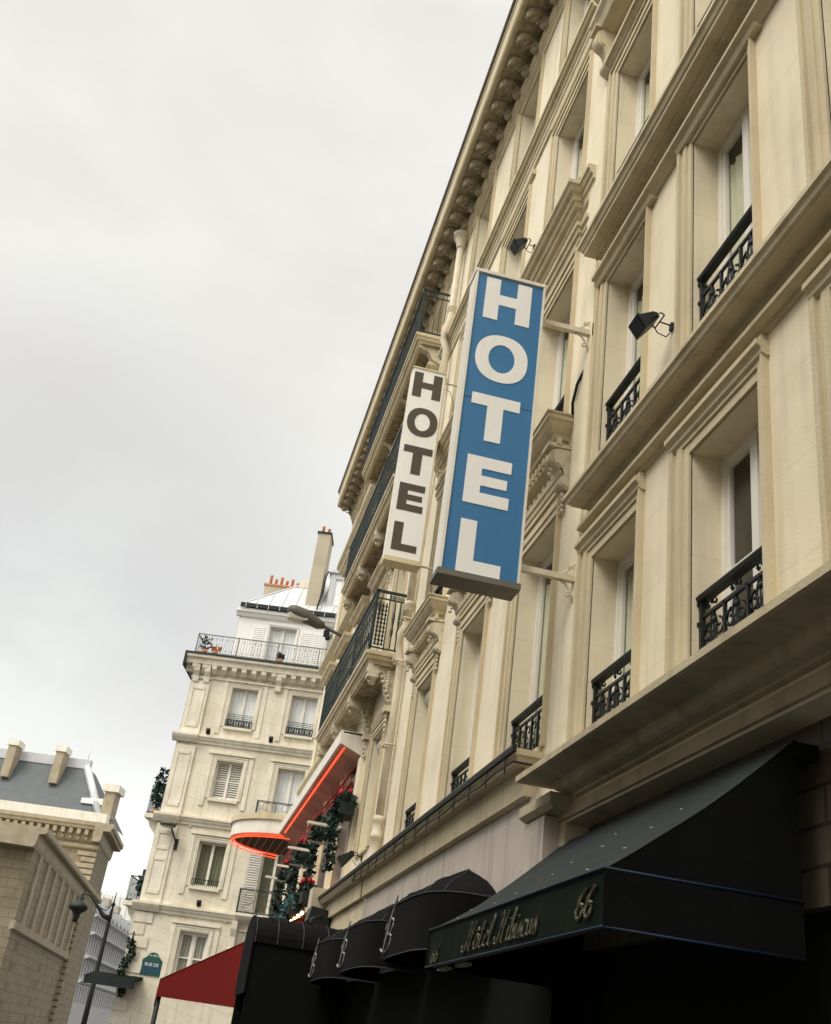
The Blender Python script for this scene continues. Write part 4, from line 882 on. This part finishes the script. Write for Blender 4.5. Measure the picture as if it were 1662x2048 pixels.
for i in range(7): mb=MB(); mb.ball(28.45+i*.75,.40,3.16,.05,8,5); mb.build('bulb',lampbulb,LS)
ll=bpy.data.lights.new('bulb_glow','POINT'); ll.energy=2.5; ll.color=(1,.55,.25); ll.shadow_soft_size=.15; lo=bpy.data.objects.new('bulb_glow',ll); C.objects.link(lo); lo.location=Wd(FX(29.6,.9,3.6))
ll=bpy.data.lights.new('pilaster_glow','POINT'); ll.energy=3.5; ll.color=(1,.72,.45); ll.shadow_soft_size=.1; lo=bpy.data.objects.new('pilaster_glow',ll); C.objects.link(lo); lo.location=Wd(FX(26.2,.30,3.62))
EB=thing('junction_box','grey box at the end of the dark gutter beside the glowing bulbs','box',FX(26.1,.2,2.9))
mb=MB(); mb.box(25.85,26.45,.05,.52,3.0,3.48); mb.build('case',chim,EB)
mb=MB(); mb.prism([(.1,2.95),(.55,3.0),(.60,2.7),(.35,2.4),(.1,2.45)],'u',25.3,26.0); mb.tube([(25.2,.3,2.8),(25.0,.55,2.7),(25.1,.5,2.35),(25.3,.3,2.3)],.05,5); mb.box(24.9,25.2,.05,.3,2.1,2.45); mb.build('lamp',iron,EB)

# ================================================================= hotel awning
AW=thing('hotel_awning','dark green hotel awning with script lettering and the number 66, lower right','awning',FX(8.2,.6,.85))
u0,u1,ow,oo,zw,zf,zb=6.05,10.38,-.06,1.2,2.20,1.185,.86
mb=MB(); n=44
from mathutils import noise as mnoise
def zs(t,q): return zw+(zf-zw)*t-.05*math.sin(pi*t)*(1+.35*math.sin(q*7))+(.022*mnoise.noise(Vector((q*5,t*2.2,.3)))+.008*mnoise.noise(Vector((q*17+t*6,t*3,2.3))))*math.sin(pi*min(1,t*1.02))
for i in range(n):
    for j in range(16):
        ua,ub=u0+(u1-u0)*i/n,u0+(u1-u0)*(i+1)/n; ta,tb=j/16,(j+1)/16
        mb.quad((ua,ow+(oo-ow)*ta,zs(ta,i/n)),(ub,ow+(oo-ow)*ta,zs(ta,(i+1)/n)),(ub,ow+(oo-ow)*tb,zs(tb,(i+1)/n)),(ua,ow+(oo-ow)*tb,zs(tb,i/n)))
for sm_ in range(len(mb.sm)): mb.sm[sm_]=True
mb.build('canopy',canvas_g,AW)
for uu in(u0+.003,u1-.003):
    mb=MB(); pts=[(ow,zf)]+[(ow+(oo-ow)*j/16,zs(j/16,0 if uu<8 else 1)-.004) for j in range(17)]
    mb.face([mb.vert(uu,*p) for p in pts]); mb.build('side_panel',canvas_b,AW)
mb=MB()
for q in range(15):
    a=rng.uniform(.05,.95); t_=rng.uniform(.3,.98); mb.ball(u0+(u1-u0)*a,ow+(oo-ow)*t_,zs(t_,a)+.004,rng.uniform(.006,.014),6,3,(1.6,1,.3))
mb.build('dropping',whitebox,AW)
mb=MB()
for i in range(40):
    ua,ub=u0+(u1-u0)*i/40,u0+(u1-u0)*(i+1)/40; w_=lambda u:.010*math.sin(u*9)+.006*math.sin(u*23+1)
    mb.quad((ua,oo,zf),(ub,oo,zf),(ub,oo+w_(ub)*.6,zb),(ua,oo+w_(ua)*.6,zb))
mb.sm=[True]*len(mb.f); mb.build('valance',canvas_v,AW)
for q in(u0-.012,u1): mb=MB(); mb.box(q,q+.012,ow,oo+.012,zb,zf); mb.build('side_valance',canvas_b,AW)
mb=MB()
for z in(zf,zb): mb.tube([(u1,oo+.012,z),(u0-.01,oo+.012,z),(u0-.012,ow,z)],.009,5)
mb.build('piping',blueedge,AW)
mb=MB()
for z in(zb+.03,): mb.tube([(u0+.05,oo-.05,z),(u1-.05,oo-.05,z)],.03,6)
for u in(u0+.1,8.2,u1-.1): mb.tube([(u,ow,zf+.1),(u,oo-.05,zb+.05)],.025,6)
mb.build('arm',iron,AW)
for u in(9.6,10.25): mb=MB(); mb.box(u-.22,u+.12,oo-.16,oo-.10,zb-.015,zb+.01); mb.build('tube_lamp',lampglass,AW)
mb=MB(); mb.box(u0,u1,-.22,-.06,2.08,2.18); mb.build('cassette',dark,AW)
# pen-stroke script for the valance and the awning monograms: strokes in an (a,b) box, a to the right
SC={'H':([[(.0,.25),(.05,.0),(.18,.02),(.28,.5),(.36,.95),(.30,1.05),(.20,.92)],[(.62,1.05),(.52,.8),(.42,.2),(.40,.0),(.50,.0)],[(.22,.5),(.42,.55),(.6,.6)]],.68),
'o':([[(.12,.5),(.02,.3),(.05,.02),(.18,.02),(.24,.3),(.16,.5),(.12,.5)],[(.16,.5),(.3,.42)]],.30),
't':([[(.14,.95),(.06,.4),(.05,.05),(.15,.0),(.24,.1)],[(.0,.62),(.22,.66)]],.24),
'e':([[(.02,.25),(.2,.38),(.16,.52),(.06,.42),(.03,.1),(.14,.0),(.26,.14)]],.26),
'l':([[(.02,.3),(.16,.8),(.14,1.05),(.07,.8),(.04,.1),(.12,.0),(.2,.08)]],.2),
'i':([[(.06,.5),(.04,.08),(.1,.0),(.17,.1)],[(.09,.72),(.10,.76)]],.17),
'b':([[(.02,.3),(.14,.85),(.12,1.05),(.06,.8),(.04,.1),(.12,.0),(.2,.2),(.16,.45),(.08,.4)]],.25),
's':([[(.02,.1),(.1,.5),(.16,.3),(.16,.06),(.06,.0)],[(.16,.06),(.24,.12)]],.22),
'c':([[(.2,.42),(.12,.52),(.04,.3),(.06,.03),(.16,.0),(.24,.12)]],.25),
'u':([[(.03,.5),(.03,.1),(.1,.0),(.19,.2),(.21,.5)],[(.21,.5),(.2,.08),(.28,.06)]],.28),
'^':([[(.04,.62),(.12,.76),(.2,.62)]],0),
'6':([[(.24,1.0),(.1,.75),(.03,.3),(.1,.0),(.22,.05),(.24,.35),(.14,.48),(.05,.3)]],.32),
'B':([[(.42,1.0),(.36,.7),(.22,.0)],[(.18,.62),(.3,.86),(.55,.86),(.62,.68),(.5,.5),(.34,.46)],[(.34,.46),(.58,.4),(.62,.18),(.46,.0),(.2,-.02),(.05,.08)],[(.42,1.0),(.5,1.25),(.56,1.5)]],.7)}
def smooth(pts,k=4):
    o_=[]
    for i in range(len(pts)-1):
        p0,p1,p2,p3=pts[max(i-1,0)],pts[i],pts[i+1],pts[min(i+2,len(pts)-1)]
        for j in range(k):
            t=j/k; o_.append(tuple(.5*((2*p1[c])+(-p0[c]+p2[c])*t+(2*p0[c]-5*p1[c]+4*p2[c]-p3[c])*t*t+(-p0[c]+3*p1[c]-3*p2[c]+p3[c])*t**3) for c in(0,1)))
    o_.append(pts[-1]); return o_
def script(word,ul,z,h,sx,o,m,parent,shear=.22,t=.012):
    mb=MB(); x=0
    for chh in word:
        if chh==' ': x+=.22; continue
        st,adv=SC[chh]
        if chh=='^': x0=x-.30
        else: x0=x
        for q in st:
            P=[(x0+a+b*shear,b) for a,b in smooth(q)]
            W=[t*(.55+.75*abs(math.sin(i*.8+.5))) for i in range(len(P))]
            mb.tube([(ul-a*sx,o,z+b*h) for a,b in P],W,4,False,False)
        x+=adv
    return mb.build('lettering',m,parent)
script('Ho^tel',9.12,.915,.20,.50,oo+.014,gold,AW,t=.008); script('Hibiscus',8.2,.915,.20,.44,oo+.014,gold,AW,t=.008); script('66',6.50,.935,.17,.45,oo+.014,gold,AW,t=.010); script('66',10.2,.89,.13,.4,oo+.014,gold,AW,t=.008)

# ================================================================= black dome awnings
def dome(at_u,label):
    t=thing('dome_awning',label,'awning',FX(at_u,.4,1.2),'black dome awnings with a script monogram'); a=1.5; p=.84; zt=2.36; zv=1.84; zb=1.22; n=20; m_=7
    sp=lambda v,e:math.copysign(abs(v)**e,v)
    def P(i,j):
        th=pi*i/n; r=1-(j/m_)**1.25
        return (at_u-a*sp(math.cos(th),.55)*r, p*abs(math.sin(th))**.5*r, zv+(zt-zv)*(j/m_)**.9-.035*abs(math.sin(th*3))*math.sin(pi*j/m_)+.03*mnoise.noise(Vector((at_u+i*.5,j*.6,1))))
    b=MB(); idx=[[b.vert(*P(i,j)) for j in range(m_+1)] for i in range(n+1)]
    for i in range(n):
        for j in range(m_): b.face([idx[i][j],idx[i+1][j],idx[i+1][j+1],idx[i][j+1]],True)
    b.build('canopy',canvas_b,t)
    v=MB(); ix=[(v.vert(*P(i,0)),v.vert(P(i,0)[0],P(i,0)[1]*1.0,zb)) for i in range(n+1)]
    for i in range(n): v.face([ix[i][0],ix[i+1][0],ix[i+1][1],ix[i][1]],True)
    v.build('valance',canvas_b,t)
    s_=MB()
    for i in(0,4,7,10,13,16,20): s_.tube([tuple(c+(.006 if k else 0) for k,c in enumerate(P(i,j))) for j in range(m_+1)],.007,4,False)
    for z in(zv,zb): s_.tube([(P(i,0)[0],P(i,0)[1]+.008,z) for i in range(n+1)],.008,4,False)
    s_.build('seam',seam,t)
    script('B',at_u+1.18,zb+.10,.42,1.0,p*.995,mat('white_monogram',(0.32,0.32,0.31),0.8),t,.15,.013)
    return t
dome(13.62,'black dome awning with a white script monogram, nearest and largest in view'); dome(17.2,'black dome awning with a white monogram, second from the green hotel awning'); dome(20.6,'black dome awning farthest from the hotel awning, its monogram cut by the frame')
# folded awning peaks between the domes
t=thing('folded_awning','black folded awning peak showing between two dome awnings','awning',FX(16,.4,1.2)); mb=MB(); mb.prism([(0,2.2),(.3,2.15),(.62,2.0),(.66,1.3),(0,1.3)],'u',15.35,15.65); mb.build('canopy',canvas_b,t)
# barrel-vaulted entrance canopy
BV=thing('barrel_canopy','long black barrel-vaulted entrance canopy with pale arched seams','canopy',FX(23.2,1,1.0)); uc,ru,rz,z0=23.2,1.2,.58,1.80
mb=MB(); n=16
for k in range(12):
    oa,ob=1.95*k/12,1.95*(k+1)/12
    for i in range(n):
        A,B=pi*i/n,pi*(i+1)/n; g=lambda a,o:(uc-ru*math.cos(a),o,z0+(rz-.02*math.sin(k*1.3))*math.sin(a)**.85)
        mb.quad(g(A,oa),g(B,oa),g(B,ob),g(A,ob))
mb.sm=[True]*len(mb.f); mb.build('vault',canvas_b,BV)
mb=MB()
for o in(.5,1.0,1.5,1.93): mb.tube([(uc-(ru+.006)*math.cos(pi*i/n),o,z0+(rz+.008)*math.sin(pi*i/n)**.85) for i in range(n+1)],.009,4,False)
mb.build('seam',seam,BV)
mb=MB(); pts=[(uc-ru*math.cos(pi*i/n),z0+rz*math.sin(pi*i/n)**.85) for i in range(n+1)]+[(uc+ru,.9),(uc-ru,.9)]; mb.prism(pts,'o',1.94,1.97); mb.build('front_valance',canvas_b,BV)
for q in(uc-ru+.04,uc+ru-.06): mb=MB(); mb.box(q,q+.02,0,1.93,G0+1.5,z0); mb.build('side_curtain',dark,BV)
# red awning
RA=thing('red_awning','wide dark red awning sloping from the restaurant wall far out over the pavement','awning',FX(32,1.8,.7))
mb=MB(); o1=3.5; mb.prism([(0,3.32),(o1,1.20),(o1,1.16),(0,3.26)],'u',28.5,36.5); mb.build('canopy',canvas_r,RA)
mb=MB(); mb.prism([(0,3.28),(o1,1.18),(o1,.80),(0,.80)],'u',28.5,28.52); mb.build('side_panel',canvas_r,RA)
mb=MB(); mb.box(28.5,36.5,o1,o1+.02,.75,1.2); mb.build('valance',canvas_r,RA)
for u in(28.7,36.3): mb=MB(); mb.tube([(u,o1-.05,G0),(u,o1-.05,1.2)],.05,8); mb.build('post',iron,RA)

# ================================================================= stone pavilion far left
FP=Frame((-6.9,92.4,0),(-.978,.21,0),(-.21,-.978,0))
FPs=Frame((-6.9,92.4,0),(.054,1,0),(1,-.054,0))
SP=thing('stone_pavilion','brown ashlar building with slate mansard roof, heavy cornice and quoins, far left','building',FP(4,0,G0))
mb=MB(FP); mb.box(0,16,-.02,0,G0,13.9); mb.build('wall',brown_st,SP)
mb=MB(FPs); mb.box(0,9.3,-.03,0,G0,13.9); mb.build('side_wall',brown_st,SP)
mb=MB(FP)
for k in range(34):
    z=G0+.2+k*.46
    if z>12.6: break
    mb.box(-.06,[1.5,1.1][k%2],-.02,.12,z,z+.34)
mb.build('quoins',brown_tr,SP)
mb=MB(FP); mb.mould(-.05,16,[(.9,14.5),(.9,14.2),(.8,14.1),(.75,13.9),(.2,13.88),(.15,13.2),(.05,13.0)],back=-.5); mb.mould(-.1,16,[(.3,12.75),(.25,12.5),(.1,12.4)]); mb.build('cornice',brown_tr,SP)
mb=MB(FPs); mb.mould(-.9,9.6,[(.95,14.5),(.95,14.2),(.8,14.1),(.75,13.9),(.2,13.88),(.15,13.2),(.05,13.0)],back=-.5); mb.build('side_cornice',brown_tr,SP)
mb=MB(FP)
for i in range(24): mb.box(.2+i*.66,.5+i*.66,.1,.7,13.45,13.85); mb.box(.25+i*.66,.45+i*.66,.1,.4,13.1,13.3)
mb.build('dentils',brown_tr,SP)
mb=MB(FP); mb.box(-.3,16,-.2,.75,14.5,15.25); mb.build('parapet',whitebox,SP)
mb=MB(FP)
A=(.6,-.6,15.2); A2=(16,-.6,15.2); T=(3.6,-3.2,19.6); T2=(16,-3.2,19.6); Bk=(.6,-9,15.2); TB=(3.6,-6,19.6)
mb.quad(A,A2,T2,T); mb.quad(A,T,TB,Bk); mb.build('mansard',slate,SP)
mb=MB(FP); mb.prism([(.3,15.2),(1.2,15.2),(4.2,19.6),(3.4,19.7)],'o',-.55,-.45) if 0 else mb.tube([(.7,-.55,15.2),(3.65,-3.15,19.6)],.32,6); mb.mould(3.2,16,[(.25,20.1),(.25,19.5),(.1,19.4)],back=-3.4) if 0 else mb.box(3.4,16,-3.6,-3.0,19.4,20.2); mb.build('hip_flashing',lead,SP)
for u in(5.4,9.6):
    mb=MB(FP); mb.box(u,u+.7,-3.0,-1.6,17.6,20.3); d=mb.build('chimney',brown_tr,SP); mb=MB(FP); mb.box(u-.15,u+.85,-3.1,-1.5,20.3,20.8); mb.build('cap',whitebox,d)
mb=MB(FP); mb.box(-.15,.75,-2.2,-.6,15.2,17.3); d=mb.build('chimney',brown_tr,SP); mb=MB(FP); mb.box(-.4,1.0,-2.4,-.4,17.3,17.9); mb.build('cap',whitebox,d)
mb=MB(FP); mb.box(.75,2.6,-1.8,-1.2,15.2,16.2); mb.prism([(.7,16.2),(2.7,16.2),(2.7,16.6),(.7,16.75)],'o',-2.0,-1.0); mb.build('dormer',plaster,SP)
mb=MB(FP); mb.tube([(3.8,-3.3,20.2),(3.75,-3.3,21.3)],.03,4); mb.build('finial',lead,SP)
# nearer wing with its long eave
Wx,Wy=-6.73,101.7
FWg=Frame((Wx-.054*40,Wy-40,0),(.054,1,0),(1,-.054,0))
SW=thing('stone_wing','brown rusticated stone wing with a long deep eave, in front of the slate-roofed building','building',FWg(30,0,G0))
mb=MB(FWg); mb.box(6,40,-9,0,G0,9.0); mb.build('wall',brown_st,SW)
mb=MB(FWg); mb.mould(5,40.3,[(.62,9.75),(.62,9.5),(.55,9.4),(.2,9.35),(.15,8.8),(.05,8.6)],back=-9); mb.build('eave',brown_tr,SW)
mb=MB(FWg)
for k in range(9): u=8+k*3.6; mb.box(u,u+.5,-.02,.14,4.6,8.6); mb.box(u+.7,u+1.1,-.02,.12,4.6,8.6)
mb.mould(5,40.1,[(.3,4.6),(.25,4.2),(.05,4.1)]); mb.build('pilaster',brown_tr,SW)
mb=MB(FWg); 
for k in range(16):
    z=G0+.3+k*.62; mb.box(39.0,40.06,-.5,.1,z,z+.42)
mb.build('quoins',brown_tr,SW)

# ================================================================= street light with hanging lantern
LP=thing('lamp_post','tall dark pole with a curved arm carrying a hanging globe lantern, lower left','street light',(-3.0,60,G0))
mb=MB(FI); mb.tube([(-3.0,60,G0),(-3.0,60,1.5),(-3.0,60,5.0),(-2.99,60,5.6),(-2.98,60,6.2)],[.16,.13,.10,.045,.02],8); mb.lathe(-3.0,60,[(.3,G0),(.3,G0+.5),(.2,G0+.9),(.16,G0+1)],12); mb.lathe(-2.99,60,[(.05,5.5),(.12,5.6),(.05,5.72)],8); mb.build('pole',iron,LP)
mb=MB(FI); mb.tube([(-3.02,60,4.9),(-3.35,60,5.0),(-3.8,60,5.45),(-4.2,60,5.85),(-4.55,60,5.92),(-4.68,60,5.8)],[.16,.12,.08,.06,.045,.04],7); mb.tube([(-3.02,60,5.6),(-3.3,60,5.25),(-3.7,60,5.4)],.03,5); mb.build('arm',iron,LP)
mb=MB(FI); mb.lathe(-4.68,60,[(.05,5.8),(.09,5.7),(.10,5.55),(.36,5.42),(.50,5.27),(.49,5.17),(.40,5.07),(.22,4.95),(.18,4.86),(.15,4.7),(.12,4.5),(.02,4.48)],14); mb.build('lantern',iron,LP)

# ================================================================= far street facades
FD=Frame((-9.5,150,0),(.135,1,0),(1,-.135,0))
D1=thing('distant_house','distant pale grey terrace with rows of narrow windows and a grey mansard roof','building',FD(15,0,G0))
mb=MB(FD); dops=[(1+i*1.75,1.75+i*1.75,z,z+h) for i in range(34) for z,h in((8.0,1.9),(10.7,1.3),(5.2,1.9),(2.2,1.9))]; mb.wall(0,60,G0,12.5,dops,.35); mb.box(0,60,-10,-1.5,G0,12.4); mb.box(0,.02,-10,-0,G0,12.5); mb.build('wall',far_st,D1)
mb=MB(FD); mb.box(.2,60,-.5,-.4,G0,12.3); mb.build('window_row',far_dk,D1)
mb=MB(FD)
for z,o in((12.5,.45),(10.35,.7),(7.55,.7),(4.7,.4)): mb.mould(-.1,60,[(o,z+.1),(o,z-.1),(.1,z-.35)])
mb.build('cornice',far_st,D1)
mb=MB(FD); mb.prism([(.1,12.6),(-1.3,14.9),(-9,15.6),(-9,12.6)],'u',0,60); mb.build('mansard',slate,D1)
for k in range(9): mb=MB(FD); mb.box(2+k*3.5,3.1+k*3.5,-1.2,-.1,12.6,14.3+.3*(k%2)); mb.build('dormer',zinc,D1)
for k in range(4): mb=MB(FD); mb.box(5+k*9,7.5+k*9,-4,-3,14.8,16.9); mb.build('chimney',chim,D1)
D2=thing('distant_tower_block','tall plain pale building rising behind the distant terrace','building',(-9,200,G0))
mb=MB(FI); mb.box(-40,-6.6,200,230,G0,20.1); mb.build('wall',plaster,D2)
mb=MB(FI); 
for k in range(24): mb.box(-39.9+k*1.4,-39.84+k*1.4,199.9,200,G0,20)
mb.box(-12.5,-10.9,199.85,199.95,16.6,17.6); mb.build('panel_joint',far_st,D2)
mb=MB(FI)
for k in range(12): mb.box(-14+k*.6,-13.95+k*.6,200,200.1,20.1,20.5+.2*(k%3))
mb.build('roof_rail',iron,D2)
D3=thing('distant_house','low distant house with a red chimney between the terrace and the corner building','building',(-3.5,190,G0))
mb=MB(FI); mb.box(-7.3,-2.0,190,205,G0,12.6); mb.build('wall',plaster,D3)
mb=MB(FI); mb.box(-7.4,-1.9,189.8,205,12.6,12.9); mb.build('eave',terra,D3)
mb=MB(FI); mb.box(-6.6,-5.6,192,194,12.9,15.0); mb.build('chimney',terra,D3)
mb=MB(FI)
for i in range(3):
    for z in(3,6,9.3): mb.box(-6.4+i*1.5,-5.7+i*1.5,189.9,190,z,z+1.9)
mb.build('window_row',far_dk,D3)
# houses across the street, out of view: they close the street and show only in reflections
OB=thing('unseen_street_house','unseen row of plain stone houses on the opposite side of the street','building',(-13,0,G0))
FO=Frame((-13,-30,0),(0,1,0),(1,0,0)); mb=MB(FO); mb.wall(0,50,G0,15.5,[(1.5+i*3.2,2.9+i*3.2,z,z+2.6) for i in range(15) for z in(.6,4.4,8.2,12)],.4); mb.box(0,50,-8,-1,G0,15.4); mb.build('wall',brown_tr,OB)
mb=MB(FO); mb.box(0,50,-.5,-.42,G0,15.3); mb.build('window_row',far_dk,OB)

# small things on the wall: hoop and hose by the nearest pediment
hp=thing('iron_hoop','small rusty iron hoop standing on the nearest window pediment','hoop',FX(12.0,.25,7.55)); mb=MB(); mb.tube([(11.85,.30,7.55),(11.85,.30,8.0),(12.2,.28,8.02),(12.2,.28,7.55)],.014,5); mb.build('bar',mat('rusty_iron',(0.16,0.09,0.055),0.7,0.5,20),hp)
hs=thing('hose','short black hose bending out of the wall beside the nearest window pediment','hose',FX(10.7,.03,7.5)); mb=MB(); mb.tube([(10.72,.04,7.55),(10.66,.07,7.68),(10.5,.08,7.86),(10.42,.05,7.98),(10.40,.02,8.06)],.02,6); mb.build('tube',iron,hs)
